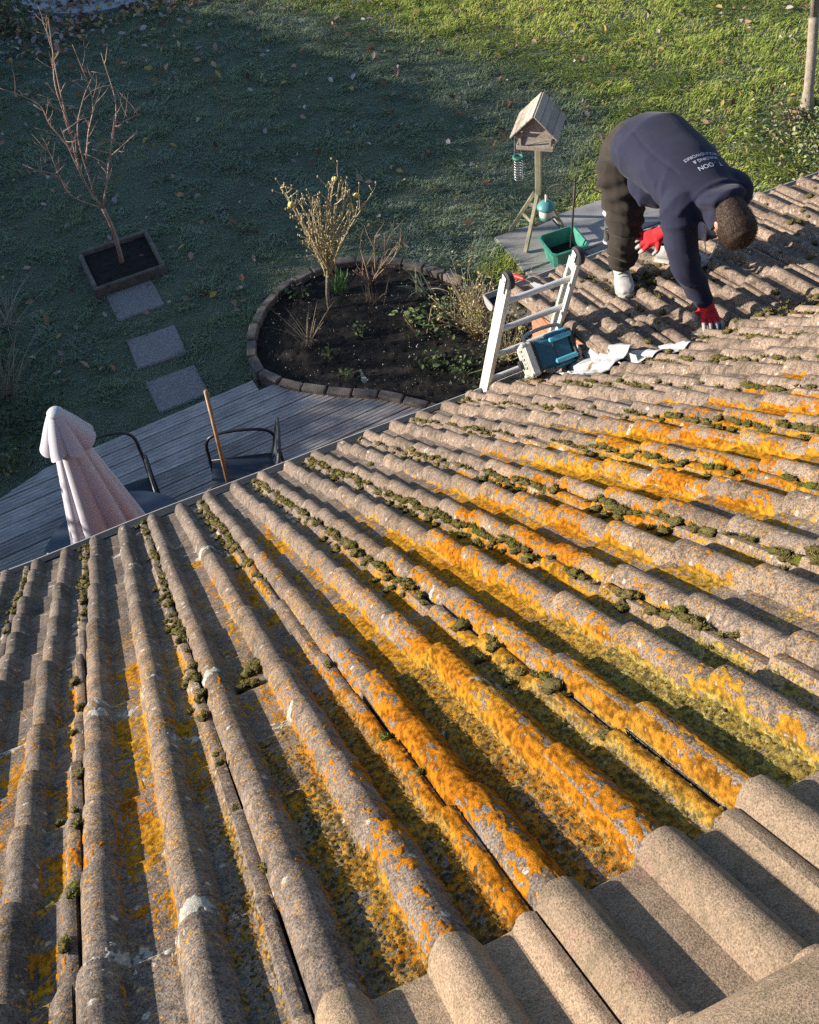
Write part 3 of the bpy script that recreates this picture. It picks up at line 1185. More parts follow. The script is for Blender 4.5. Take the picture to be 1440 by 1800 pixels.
# lawn sheet
lw = MB()
lw.add([(-200, -200, 0), (200, -200, 0), (200, 200, 0), (-200, 200, 0)], [(0, 1, 2, 3)])
lawn = tag(lw.build('lawn', M_LAWN), 'wide lawn behind the house, frosty in the shade and green in the sun', None, None, 'structure')

# --- bed outline (raised, kerbed in stone)
BED = [(1.63, 6.90), (1.80, 7.20), (2.05, 7.41), (2.34, 7.52), (2.68, 7.54), (2.97, 7.41), (3.22, 7.21), (3.43, 6.93), (3.61, 6.61), (3.74, 6.30), (3.80, 5.9),
       (3.75, 5.45), (3.5, 5.1), (3.1, 4.98), (2.78, 5.18), (2.67, 5.37), (2.52, 5.54), (2.31, 5.75), (2.08, 5.91), (1.81, 6.13), (1.67, 6.29), (1.56, 6.48), (1.56, 6.69)]
bp = [Vector((x, y, 0)) for x, y in BED]
bp = catmull(bp + [bp[0]], 6)[:-1]
BPN = np.array([[p.x, p.y] for p in bp])


def in_poly(x, y, poly):
    inside = np.zeros(x.shape, bool)
    n = len(poly)
    j = n - 1
    for i in range(n):
        xi, yi = poly[i]
        xj, yj = poly[j]
        cond = ((yi > y) != (yj > y)) & (x < (xj - xi) * (y - yi) / (yj - yi + 1e-12) + xi)
        inside ^= cond
        j = i
    return inside


bed = thing('flower_bed', (2.6, 6.3, 0), 'rounded raised flower bed of dark soil edged with weathered stone blocks beside the deck', 'flower bed')
# walk the outline placing blocks
tot = [0.0]
loop = bp + [bp[0]]
for a, b_ in zip(loop[:-1], loop[1:]):
    tot.append(tot[-1] + (b_ - a).length)


def along(d):
    d = d % tot[-1]
    for i in range(len(loop) - 1):
        if tot[i + 1] >= d:
            t = (d - tot[i]) / (tot[i + 1] - tot[i])
            return loop[i].lerp(loop[i + 1], t)
    return loop[-1]


nblk = 34
stepl = tot[-1] / nblk
for i in range(nblk):
    a = along(i * stepl + 0.006)
    b_ = along((i + 1) * stepl - 0.006)
    mid = (a + b_) / 2
    t = (b_ - a).normalized()
    nrm = Vector((t.y, -t.x, 0))
    M3 = Matrix((t, nrm, Vector((0, 0, 1)))).transposed() @ Matrix.Rotation(rng.normal(0, 0.03), 3, 'X')
    for lev, (hh, zc) in enumerate(((0.080, 0.040), (0.075, 0.122))):
        mb = MB()
        L = (b_ - a).length
        sh = 0.0
        mb.box((mid.x + rng.normal(0, 0.004), mid.y + rng.normal(0, 0.004), zc + rng.normal(0, 0.003)), (L - 0.004, 0.078 + rng.normal(0, 0.003), hh), M3, 0.008)
        mb.build('kerb_stone', M_STONE, bed, smooth=True, angle=35)
# soil with clods
gx, gy = np.meshgrid(np.arange(1.45, 3.95, 0.02), np.arange(4.85, 7.7, 0.02), indexing='ij')
inm = in_poly(gx, gy, BPN)
zz = 0.100 + 0.05 * (fbm(gx * 3, gy * 3, 3, 3) - 0.5) + 0.035 * (fbm(gx * 22, gy * 22, 3, 5) - 0.5)
idx = np.arange(gx.size).reshape(gx.shape)
kf = inm[:-1, :-1] & inm[1:, 1:] & inm[1:, :-1] & inm[:-1, 1:]
q = np.stack([idx[:-1, :-1][kf], idx[1:, :-1][kf], idx[1:, 1:][kf], idx[:-1, 1:][kf]], -1)
V = np.stack([gx.ravel() - 2.6, gy.ravel() - 6.3, zz.ravel()], -1)
us = np.unique(q)
rm = np.full(len(V), -1)
rm[us] = np.arange(len(us))
so = link('soil', np_mesh('soil', V[us], rm[q], M_SOIL, None, True), bed)
so['kind'] = 'stuff'
# chips and small stones on the soil
CV, CF, CC_ = [], [], []
o_ = 0
TET = np.array([[1, 0, -.5], [-.5, .87, -.5], [-.5, -.87, -.5], [0, 0, .9]])
TF = np.array([[0, 1, 3], [1, 2, 3], [2, 0, 3], [0, 2, 1]])
cnt = 0
while cnt < 1700:
    x, y = 1.5 + 2.3 * rng.random(), 5.0 + 2.5 * rng.random()
    if not in_poly(np.array([x]), np.array([y]), BPN)[0]:
        continue
    s_ = 0.004 + 0.006 * rng.random() ** 3 + (0.016 if rng.random() < 0.004 else 0)
    Q = TET * s_ * (0.6 + 0.8 * rng.random((4, 3)))
    Q = Q @ np.array(rotz(rng.random() * 6.3)).T + np.array([x - 2.6, y - 6.3, 0.125 + 0.02 * rng.random()])
    CV.append(Q)
    CF.append(TF + o_)
    o_ += 4
    w = rng.random()
    c = np.array([0.45, 0.42, 0.38]) if w < 0.25 else np.array([0.10, 0.075, 0.05])
    CC_.append(np.tile(c * (0.6 + 0.7 * rng.random()), (4, 1)))
    cnt += 1
so = link('soil_chips', np_mesh('soil_chips', np.concatenate(CV), np.concatenate(CF), M_CHIPS, np.concatenate(CC_)), bed)
so['kind'] = 'stuff'

# --- deck
deck = thing('deck', (0.6, 5.0, 0), 'weathered grooved timber deck below the eaves, boards running along the house', 'deck')
DA = R(4.2)
dm = rotz(DA)
board_w, gap = 0.136, 0.011
sec = []
xw = board_w / 2
gro = [(-xw, -0.024), (-xw, -0.002), (-xw + 0.003, 0.0)]
for gcx in (-0.036, 0.0, 0.036):
    gro += [(gcx - 0.0045, 0.0), (gcx - 0.002, -0.004), (gcx + 0.002, -0.004), (gcx + 0.0045, 0.0)]
gro += [(xw - 0.003, 0.0), (xw, -0.002), (xw, -0.024)]


def board_mesh(L, skew=0.0, skl=0.0):
    V, F = [], []
    for x in (-L / 2, L / 2):
        for a, b_ in gro:
            V.append((x - (skew * a if x > 0 else -skl * a), a, b_))
    n = len(gro)
    for i in range(n - 1):
        F.append((i, n + i, n + i + 1, i + 1))
    F.append((n - 1, 2 * n - 1, n, 0))
    F.append(tuple(range(n)))
    F.append(tuple(range(2 * n - 1, n - 1, -1)))
    me = bpy.data.meshes.new('plank')
    me.from_pydata(V, [], F)
    me.materials.append(M_DECK)
    return me


O = Vector((-0.42, 6.31, 0.12))       # far left corner of the deck
ddir = dm @ Vector((1, 0, 0))
dperp = dm @ Vector((0, -1, 0))
bmeshes = {}
for i in range(22):
    p0 = O + dperp * (board_w / 2 + i * (board_w + gap))
    # left end runs outwards away from the far corner, right end stops at the bed
    xl = 0.09 - 3.4 * (i * 0.147 + 0.068) if i < 3 else -1.35
    skl = 3.4 if i < 3 else 0.0
    xr = 1.90
    if i >= 1:
        xr = float(np.interp(i * 0.147, [0.0, 0.17, 0.58, 0.76, 0.98, 1.16, 1.36], [1.98, 2.09, 2.46, 2.69, 2.88, 3.0, 3.08])) + 0.02
    L = round(xr - xl, 2)
    edge_ = [0.0, 0.17, 0.58, 0.76, 0.98, 1.16, 1.36]
    lim_ = [1.98, 2.09, 2.46, 2.69, 2.88, 3.0, 3.08]
    skew = round(float(np.interp(i * 0.147 + 0.147, edge_, lim_) - np.interp(i * 0.147, edge_, lim_)) / 0.147, 2) if i >= 1 else 0.0
    xr += 0.5 * skew * 0.147 if i >= 1 else 0
    key = (L, skew, skl)
    if key not in bmeshes:
        bmeshes[key] = board_mesh(L, skew, skl)
    o = link('plank', bmeshes[key], deck)
    c = p0 + ddir * ((xl + xr) / 2)
    o.location = c - wloc(deck)
    o.rotation_euler = (rng.normal(0, 0.004), rng.normal(0, 0.0015), DA)
jb = MB()
for xx in (-0.6, 0.4, 1.4, 2.3):
    c = O + ddir * (xx + 0.4) + dperp * 1.6
    b_ = MB()
    b_.box((c.x, c.y, 0.05), (0.05, 3.1, 0.085), dm)
    b_.build('joist', M_DECK, deck)

# --- stepping stones, square tree bed
for i, (x, y, r_) in enumerate(((0.885, 8.16, 0.02), (0.88, 7.42, -0.03), (0.89, 6.80, 0.02))):
    mb = MB()
    mb.box((x, y, -0.004), (0.45, 0.43, 0.05), rotz(r_), 0.012)
    lab = ['square aggregate stepping stone touching the tree bed edging', 'square aggregate stepping stone in the middle of the three', 'square aggregate stepping stone right beside the deck edge'][i]
    tag(mb.build('stepping_stone', M_STEP, None, loc=(x, y, 0)), lab, 'paving slab', 'stepping stones in the lawn')
tb = thing('tree_bed', (0.92, 8.71, 0), 'square tree bed of dark soil framed by concrete edging on the lawn', 'tree bed')
for (cx, cy, lx, ly) in ((0.92, 9.03, 0.70, 0.042), (0.92, 8.40, 0.70, 0.042), (0.59, 8.715, 0.042, 0.58), (1.25, 8.715, 0.042, 0.58)):
    mb = MB()
    mb.box((cx, cy, 0.05), (lx, ly, 0.13), rotz(rng.normal(0, 0.01)), 0.012)
    mb.build('edging_stone', M_STONE, tb, smooth=True, angle=35)
gx, gy = np.meshgrid(np.linspace(0.6, 1.24, 40), np.linspace(8.41, 9.02, 40), indexing='ij')
zz = 0.065 + 0.03 * (fbm(gx * 20, gy * 20, 3, 5) - 0.5)
idx = np.arange(1600).reshape(40, 40)
q = np.stack([idx[:-1, :-1].ravel(), idx[1:, :-1].ravel(), idx[1:, 1:].ravel(), idx[:-1, 1:].ravel()], -1)
so = link('soil', np_mesh('soil', np.stack([gx.ravel() - 0.92, gy.ravel() - 8.71, zz.ravel()], -1), q, M_SOIL, None, True), tb)
so['kind'] = 'stuff'

# --- patio of concrete flags
patio = MB()
patio.box((5.35, 5.9, -0.01), (2.4, 2.7, 0.04))
patio = tag(patio.build('patio', M_MORTAR, None), 'grey concrete flag patio under the bird table', None, None, 'structure')
fl_m = {}
for i in range(4):
    for k in range(5):
        cx, cy = 4.44 + i * 0.61, 6.95 - k * 0.61
        if i == 0 and k > 2:
            pass
        mb = MB()
        mb.box((cx, cy, 0.022 + rng.normal(0, 0.002)), (0.592, 0.592, 0.04), rotz(rng.normal(0, 0.006)), 0.008)
        mb.build('flagstone', M_PAVE, patio)

# --- pale round pond edge at the very back
pd = MB()
pd.lathe((2.35, 15.2, 0.0), [(1.20, 0.0), (1.20, 0.05), (1.05, 0.06), (1.0, 0.03), (0.02, 0.03)], 40)
tag(pd.build('pond', M_WATER, None, smooth=True, angle=30), 'pale grey round pond at the far end of the lawn', None, None, 'structure')


# ------------------------------------------------------------------ grass
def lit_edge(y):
    """x beyond which the morning sun reaches the lawn (frost has melted there; sunlight is also painted into the blade colour)"""
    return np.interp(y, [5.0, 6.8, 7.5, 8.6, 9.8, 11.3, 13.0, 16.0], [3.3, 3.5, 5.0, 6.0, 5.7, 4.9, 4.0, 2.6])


def grass(N, xr, yr, seed):
    r = np.random.default_rng(seed)
    x = xr[0] + (xr[1] - xr[0]) * r.random(N)
    y = yr[0] + (yr[1] - yr[0]) * r.random(N)
    px, py, pz = project(np.stack([x, y, 0 * x], -1))
    ok = (px > -200) & (px < 1640) & (py > -150) & (py < 1050) & (y < 17)
    ok &= ~in_poly(x, y, BPN)
    lx = (x - O.x) * ddir.x + (y - O.y) * ddir.y
    ly = (x - O.x) * dperp.x + (y - O.y) * dperp.y
    ok &= ~((ly > -0.03) & (lx > np.interp(ly, [0, 0.44], [0.07, -1.42])) & (lx < 3.3))
    ok &= ~((x > 4.14) & (x < 6.57) & (y < 7.26))
    for (sx, sy) in ((0.885, 8.16), (0.88, 7.42), (0.89, 6.80)):
        ok &= ~((np.abs(x - sx) < 0.175 + 0.05 * r.random(N)) & (np.abs(y - sy) < 0.165 + 0.05 * r.random(N)))
    ok &= ~((np.abs(x - 0.92) < 0.37) & (np.abs(y - 8.715) < 0.35))
    ok &= ~((x - 2.35) ** 2 + (y - 15.2) ** 2 < 1.22 ** 2)
    ok &= (y > FE_Y + 0.1)
    x, y = x[ok], y[ok]
    n = len(x)
    tuft = fbm(x * 5.5, y * 5.5, 3, 21)
    big = fbm(x * 0.9, y * 0.9, 3, 22)
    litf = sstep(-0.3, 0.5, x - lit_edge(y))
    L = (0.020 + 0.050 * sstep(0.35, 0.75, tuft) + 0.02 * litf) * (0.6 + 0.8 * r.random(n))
    edge = np.exp(-(((x - 4.02) / 0.16) ** 2 + ((y - 7.1) / 0.30) ** 2))
    L = L + 0.10 * edge * r.random(n)
    W = 0.0045 + 0.004 * r.random(n)
    az = r.random(n) * 2 * np.pi
    # mown lawn leans in drifts
    lean = 0.45 + 0.9 * r.random(n)
    az = az * 0.65 + 6.0 * fbm(x * 1.7, y * 1.7, 2, 29)
    dx, dy = np.cos(az), np.sin(az)
    bx, by = -dy, dx
    tip = np.stack([x + dx * L * np.sin(lean), y + dy * L * np.sin(lean), L * np.cos(lean)], -1)
    mid = np.stack([x + dx * L * 0.42 * np.sin(lean * 0.5), y + dy * L * 0.42 * np.sin(lean * 0.5), L * 0.55 * np.cos(lean * 0.5)], -1)
    a = np.stack([x - bx * W / 2, y - by * W / 2, 0 * x - 0.002], -1)
    b_ = np.stack([x + bx * W / 2, y + by * W / 2, 0 * x - 0.002], -1)
    m1 = mid - np.stack([bx, by, 0 * bx], -1) * (W * 0.42)[:, None]
    m2 = mid + np.stack([bx, by, 0 * bx], -1) * (W * 0.42)[:, None]
    V = np.stack([a, b_, m1, m2, tip], 1).reshape(-1, 3)
    base = np.arange(n)[:, None] * 5
    F = np.concatenate([base + np.array([[0, 1, 3]]), base + np.array([[0, 3, 2]]), base + np.array([[2, 3, 4]])])
    # colours; litf paints sunlight in as lighter, yellower blades
    g1 = np.array([0.10, 0.150, 0.040])
    g2 = np.array([0.32, 0.40, 0.065])
    straw = np.array([0.40, 0.34, 0.13])
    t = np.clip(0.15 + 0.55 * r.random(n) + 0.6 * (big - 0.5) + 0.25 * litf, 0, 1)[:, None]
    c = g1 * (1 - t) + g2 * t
    st = (r.random(n) < (0.05 + 0.12 * sstep(0.45, 0.7, big) + 0.14 * litf))[:, None]  # straw blades at random, more of them to lighten the sunlit zone
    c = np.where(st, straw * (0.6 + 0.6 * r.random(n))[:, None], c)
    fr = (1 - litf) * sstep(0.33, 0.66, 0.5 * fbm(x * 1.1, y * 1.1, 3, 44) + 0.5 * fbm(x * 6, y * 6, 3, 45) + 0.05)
    fr = np.maximum(fr, 0.68 * (1 - litf)) * (0.25 + 0.75 * r.random(n))  # real frost plus a floor that lifts the shaded lawn by colour
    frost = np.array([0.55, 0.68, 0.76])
    c = c * (1 + 0.45 * litf)[:, None]  # sunlit zone brightened in the blade colour itself
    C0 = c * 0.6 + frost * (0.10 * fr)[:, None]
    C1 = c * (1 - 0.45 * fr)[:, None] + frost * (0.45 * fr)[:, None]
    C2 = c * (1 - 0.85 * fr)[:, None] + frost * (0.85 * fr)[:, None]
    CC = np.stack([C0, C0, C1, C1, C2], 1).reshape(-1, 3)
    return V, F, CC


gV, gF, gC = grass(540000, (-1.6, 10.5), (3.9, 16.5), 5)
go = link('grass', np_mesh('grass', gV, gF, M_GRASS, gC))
tag(go, 'short lawn grass, frosted blue-green in shade and bright green in the sun', 'grass', None, 'stuff')
print('grass blades', len(gF) // 3)


def leaf_scatter(name, N, sampler, size, cols, label, cat, z0=0.02, kind='stuff', zr=0.02, upright=0.5):
    r = np.random.default_rng(len(name) * 7 + N)
    V, F, C = [], [], []
    o = 0
    for i in range(N):
        p = sampler(r)
        s_ = size * (0.6 + 0.8 * r.random())
        a = r.random() * 6.283
        Mx = np.array((Matrix.Rotation(a, 3, 'Z') @ Matrix.Rotation(r.normal(0, upright), 3, 'X') @ Matrix.Rotation(r.normal(0, upright), 3, 'Y')))
        cu = 0.25 * s_
        Q = np.array([[-s_, 0, 0], [-0.3 * s_, 0.5 * s_, cu], [0.45 * s_, 0.42 * s_, cu], [s_, 0, 0], [0.45 * s_, -0.42 * s_, cu], [-0.3 * s_, -0.5 * s_, cu]])
        Q = Q @ Mx.T + np.array([p[0], p[1], (p[2] if len(p) > 2 else z0 + zr * r.random())])
        V.append(Q)
        F.append(np.array([[0, 1, 3], [1, 2, 3], [0, 3, 5], [3, 4, 5]]) + o)
        o += 6
        c = np.array(cols[r.integers(len(cols))]) * (0.65 + 0.7 * r.random())
        C.append(np.tile(c, (6, 1)))
    ob = link(name, np_mesh(name, np.concatenate(V), np.concatenate(F), M_LEAFLIT, np.concatenate(C)))
    return tag(ob, label, cat, None, kind)


def samp_litter(r):
    w = r.random()
    if w < 0.78:
        x, y = 0.6 + 4.6 * r.random(), 11.6 + 4.2 * r.random() ** 0.55
        if y < 13.6 and r.random() < 0.75:
            y = 13.4 + 2.2 * r.random()
        return x, y
    x, y = -0.3 + 9.5 * r.random(), 6.6 + 8 * r.random()
    for _ in range(8):
        if not (in_poly(np.array([x]), np.array([y]), BPN)[0] or (y < 7.3)):
            break
        x, y = -0.3 + 9.5 * r.random(), 6.6 + 8 * r.random()
    return x, y


leaf_scatter('fallen_leaves', 3800, samp_litter, 0.040, [(0.44, 0.38, 0.38), (0.46, 0.27, 0.16), (0.38, 0.24, 0.18), (0.20, 0.10, 0.055), (0.28, 0.15, 0.08), (0.34, 0.27, 0.20), (0.30, 0.27, 0.25), (0.13, 0.07, 0.045), (0.40, 0.28, 0.08)],
             'brown and frosted fallen leaves thickest at the back of the lawn', 'leaves', 0.042)

# ================================================================== PLANTS
M_LEAF = attr_mat('plant_leaves', rough=0.6, spec=0.4, trans=0.2)
M_STEM = attr_mat('plant_stems', rough=0.8, spec=0.2)
M_STEMCOL = {}


def stem_mat(c):
    k = tuple(c)
    if k not in M_STEMCOL:
        M_STEMCOL[k] = simple('stem_%d' % len(M_STEMCOL), c, tuple(x * 0.55 for x in c), rough=0.85, scale=40, bscale=120, bstr=0.4)
    return M_STEMCOL[k]


def branchy(mb, p, d, L, r, depth, spread, kids, up=0.25, wob=0.12, tips=None, shrink=0.62, rsh=0.62, segs=4, seg=5):
    pts = [Vector(p)]
    dirv = Vector(d).normalized()
    for i in range(segs):
        dirv = (dirv + Vector((random.gauss(0, wob), random.gauss(0, wob), random.gauss(0, wob) + up * 0.15))).normalized()
        pts.append(pts[-1] + dirv * (L / segs))
    rs = [r * (1 - 0.45 * i / segs) for i in range(segs + 1)]
    if depth == 0:
        rs[-1] = r * 0.3
    mb.tube(pts, rs, seg, True)
    if tips is not None and depth == 0:
        tips.append(pts[-1])
    if depth > 0:
        for k in range(kids):
            i = random.randint(max(1, segs - 2), segs) if k < 2 else random.randint(1, segs)
            base = pts[i]
            dd = (dirv + Vector((random.gauss(0, spread), random.gauss(0, spread), random.gauss(0, spread * 0.6) + up))).normalized()
            branchy(mb, base, dd, L * shrink * random.uniform(0.7, 1.2), rs[i] * rsh, depth - 1, spread, kids, up, wob, tips, shrink, rsh, segs, max(4, seg - 1))


def leaf_mesh(pts, size, cols, seed, flat=0.6, shape=0.45):
    r = np.random.default_rng(seed)
    V, F, C = [], [], []
    o = 0
    for p in pts:
        s_ = size * (0.6 + 0.8 * r.random())
        Mx = np.array((Matrix.Rotation(r.random() * 6.28, 3, 'Z') @ Matrix.Rotation(r.normal(0, flat), 3, 'X') @ Matrix.Rotation(r.normal(0, flat), 3, 'Y')))
        Q = np.array([[0, 0, 0], [0.5 * s_, shape * s_, 0.12 * s_], [1.2 * s_, shape * 0.7 * s_, 0.05 * s_], [1.7 * s_, 0, -0.12 * s_], [1.2 * s_, -shape * 0.7 * s_, 0.05 * s_], [0.5 * s_, -shape * s_, 0.12 * s_]])
        V.append(Q @ Mx.T + np.array(p))
        F.append(np.array([[0, 1, 2], [0, 2, 3], [0, 3, 4], [0, 4, 5]]) + o)
        o += 6
        C.append(np.tile(np.array(cols[r.integers(len(cols))]) * (0.6 + 0.7 * r.random()), (6, 1)))
    return np.concatenate(V), np.concatenate(F), np.concatenate(C)


def add_leaves(name, pts, size, cols, parent, seed, flat=0.6, shape=0.45, mt=None):
    V, F, C = leaf_mesh(pts, size, cols, seed, flat, shape)
    V = V - np.array(wloc(parent))
    o = link(name, np_mesh(name, V, F, mt or M_LEAF, C), parent)
    o['kind'] = 'stuff'
    return o


# --- young bare tree in the square bed: limbs laid out as in the photograph
random.seed(31)
yt = thing('bare_tree', (0.93, 8.72, 0.06), 'young leafless tree with pale upright twigs in the square tree bed', 'tree')
tr = MB()
tb0 = Vector((0.92, 8.72, 0.04))
fork = Vector((0.92, 8.72, 0.67))
tr.tube(catmull([tb0, (0.935, 8.70, 0.28), (0.94, 8.71, 0.46), fork], 4), [0.024, 0.023, 0.022, 0.021, 0.021, 0.020, 0.02, 0.019, 0.019, 0.018, 0.018, 0.018, 0.018], 8)
tr.build('trunk', M_TWIG, yt, smooth=True)
limbs = [[fork, (0.84, 8.75, 1.0), (0.88, 8.79, 1.51), (0.93, 8.82, 1.95), (1.01, 8.80, 2.4)],
         [fork, (1.03, 8.70, 0.93), (1.13, 8.66, 1.2), (1.30, 8.62, 1.62), (1.31, 8.60, 2.1)],
         [(0.91, 8.74, 1.14), (1.01, 8.68, 1.43), (1.13, 8.62, 1.74), (1.11, 8.60, 2.23)],
         [(0.86, 8.77, 1.2), (0.74, 8.84, 1.5), (0.70, 8.90, 1.7), (0.44, 8.98, 1.89)],
         [(0.88, 8.79, 1.51), (0.88, 8.72, 1.89), (0.96, 8.70, 2.22), (0.95, 8.70, 2.42)],
         [(0.89, 8.74, 0.84), (0.92, 8.80, 1.35), (1.06, 8.84, 1.63), (1.23, 8.86, 1.83)],
         [(1.12, 8.67, 1.16), (1.24, 8.64, 1.24), (1.38, 8.60, 1.33)],
         [(1.24, 8.64, 1.42), (1.34, 8.60, 1.48), (1.48, 8.56, 1.52)],
         [fork, (0.69, 8.80, 0.86), (0.65, 8.86, 1.26), (0.65, 8.88, 1.34)],
         [(0.70, 8.80, 0.91), (0.62, 8.84, 1.07), (0.46, 8.88, 1.13)],
         [(0.84, 8.75, 1.0), (0.81, 8.66, 1.33), (0.80, 8.62, 1.58)]]
for li, l in enumerate(limbs):
    mb = MB()
    pts = catmull(l, 5)
    r0 = 0.0115 if li < 2 else 0.0072
    n = len(pts)
    mb.tube(pts, [r0 * (1 - 0.78 * i / n) for i in range(n)], 6)
    for i in range(3, n - 1):
        if random.random() < 0.8:
            d = Vector((random.gauss(0, 0.6), random.gauss(0, 0.5), 0.55)).normalized()
            branchy(mb, pts[i], d, random.uniform(0.06, 0.24), r0 * 0.38, 0 if random.random() < 0.6 else 1, 0.6, 2, 0.3, 0.10, None, 0.6, 0.7, 3, 4)
    mb.build('branch', M_TWIG, yt, smooth=True)

# --- rose on a short trunk in the raised bed
random.seed(5)
rs_ = thing('rose_bush', (2.39, 7.0, 0.12), 'tall pruned rose bush on a short trunk with a few faded yellow blooms', 'rose bush')
mb = MB()
f0 = Vector((2.44, 7.02, 0.46))
mb.tube(catmull([(2.39, 7.0, 0.10), (2.40, 7.01, 0.25), f0], 4), 0.017, 7)
mb.build('trunk', M_BARK, rs_, smooth=True)
tips = []
mb = MB()
STEMC = (0.64, 0.53, 0.30)
for k in range(22):
    a = random.uniform(0, 6.283)
    sx = random.gauss(0.06, 0.15)
    tgt = Vector((2.50 + sx * 1.0, 7.04 + random.gauss(0, 0.10), random.uniform(0.85, 1.28)))
    if k == 0:
        tgt = Vector((2.28, 7.05, 1.18))
    if k == 1:
        tgt = Vector((2.76, 7.05, 1.02))
    if k == 2:
        tgt = Vector((2.70, 7.1, 1.25))
    midp = f0.lerp(tgt, 0.4) + Vector((random.gauss(0, 0.03), random.gauss(0, 0.03), 0.02))
    pts = catmull([f0 + Vector((random.gauss(0, 0.02), random.gauss(0, 0.02), -0.02)), midp, tgt], 5)
    mb.tube(pts, [0.0085 * (1 - 0.05 * i) for i in range(len(pts))], 5)
    tips.append(tgt)
    for i in range(3, len(pts)):
        for q in range(2):
            if random.random() < 0.62:
                d = Vector((random.gauss(0, 0.55), random.gauss(0, 0.45), random.uniform(0.3, 1.0))).normalized()
                branchy(mb, pts[i], d, random.uniform(0.06, 0.16), 0.0042, 1 if random.random() < 0.5 else 0, 0.5, 2, 0.3, 0.12, tips, 0.6, 0.75, 3, 4)
mb.build('stems', stem_mat(STEMC), rs_, smooth=True)
bud = MB()
for t in tips:
    bud.blob(t, (0.008, 0.008, 0.012), None, 1, 0.2)
b_ = bud.build('buds', stem_mat((0.50, 0.42, 0.22)), rs_, smooth=True)
b_['kind'] = 'stuff'
M_PETAL = simple('faded_yellow_petal', (0.78, 0.64, 0.22), (0.60, 0.46, 0.14), rough=0.7, scale=40, bstr=0)
for c, s_ in (((2.25, 7.06, 1.20), 0.040), ((2.81, 7.05, 1.09), 0.036), ((2.74, 7.05, 1.02), 0.030), ((2.66, 7.1, 1.27), 0.034)):
    mb = MB()
    for q in range(16):
        a = random.uniform(0, 6.283)
        e = random.uniform(-0.4, 1.2)
        dv = Vector((math.cos(a) * math.cos(e), math.sin(a) * math.cos(e), math.sin(e)))
        Mx = dv.to_track_quat('Z', 'Y').to_matrix()
        mb.blob(Vector(c) + dv * s_ * 0.55, (s_ * 0.55, s_ * 0.45, s_ * 0.12), Mx, 1, 0.2)
    mb.build('bloom', M_PETAL, rs_, smooth=True)


def shrub(name, loc, label, cat, n, h, spread, stemc, leaves=None, seed=1, r=0.006, depth=1, group=None, lean=(0, 0)):
    random.seed(seed)
    t = thing(name, loc, label, cat, group)
    mb = MB()
    tips = []
    for k in range(n):
        d = Vector((random.gauss(lean[0], spread), random.gauss(lean[1], spread), 1)).normalized()
        branchy(mb, Vector(loc) + Vector((random.gauss(0, 0.02), random.gauss(0, 0.02), -0.02)), d, h * random.uniform(0.6, 1.0), r, depth, 0.45, 3, 0.3, 0.10, tips, 0.5, 0.7, 4, 5)
    mb.build('stems', stem_mat(stemc), t, smooth=True)
    if leaves:
        cnt, size, cols = leaves
        pts = []
        for k in range(cnt):
            b0 = random.choice(mb.v)
            pts.append(Vector(b0) + Vector((random.gauss(0, 0.02), random.gauss(0, 0.02), random.gauss(0, 0.02))))
        add_leaves('foliage', pts, size, cols, t, seed)
    return t


def strap_clump(name, loc, label, n, L, w, cols, seed, spread=0.5, cat='plant', droop=0.5):
    random.seed(seed)
    t = thing(name, loc, label, cat)
    V, F, C = [], [], []
    r = np.random.default_rng(seed)
    o = 0
    for k in range(n):
        a = r.random() * 6.283
        sp_ = spread * (0.3 + r.random())
        Lk = L * (0.6 + 0.5 * r.random())
        b0 = np.array([r.normal(0, 0.03), r.normal(0, 0.03), 0.0])
        side = np.array([-math.sin(a), math.cos(a), 0])
        c = np.array(cols[r.integers(len(cols))]) * (0.6 + 0.7 * r.random())
        for i in range(6):
            tt = i / 5
            rad = sp_ * Lk * tt
            z_ = Lk * (tt - droop * sp_ * tt * tt)
            p = b0 + np.array([math.cos(a) * rad, math.sin(a) * rad, z_])
            ww = w * (1 - 0.85 * tt ** 2)
            V += [p - side * ww, p + side * ww]
            C += [c, c]
        for i in range(5):
            F.append([o + 2 * i, o + 2 * i + 1, o + 2 * i + 3, o + 2 * i + 2])
        o += 12
    ob = link('leaves', np_mesh('leaves', np.array(V), np.array(F), M_LEAF, np.array(C)), t)
    ob['kind'] = 'stuff'
    return t


GREENS = [(0.10, 0.17, 0.05), (0.14, 0.21, 0.07), (0.08, 0.12, 0.05)]
shrub('rose_bush', (2.87, 7.12, 0.12), 'low leafless rose with a few reddish leaves near the far kerb', 'rose bush', 7, 0.46, 0.42, (0.36, 0.27, 0.18), (60, 0.012, [(0.40, 0.22, 0.15), (0.42, 0.38, 0.14), (0.30, 0.14, 0.10)]), 12, 0.008, 1)
strap_clump('daffodil_clump', (2.58, 7.16, 0.12), 'upright green strap leaved clump just behind the rose trunk', 34, 0.26, 0.006, [(0.08, 0.19, 0.06), (0.11, 0.24, 0.07)], 3, 0.35)
strap_clump('iris_clump', (3.19, 6.72, 0.12), 'pale arching strap leaved clump between the low rose and the green peg', 16, 0.34, 0.007, [(0.30, 0.33, 0.20), (0.16, 0.22, 0.10), (0.42, 0.40, 0.28)], 9, 0.75, droop=0.6)
strap_clump('dry_perennial', (2.06, 6.62, 0.12), 'dry straw coloured stems at the left end of the raised bed', 26, 0.40, 0.0035, [(0.34, 0.26, 0.16), (0.24, 0.17, 0.11), (0.42, 0.36, 0.22)], 14, 0.7, droop=0.35)


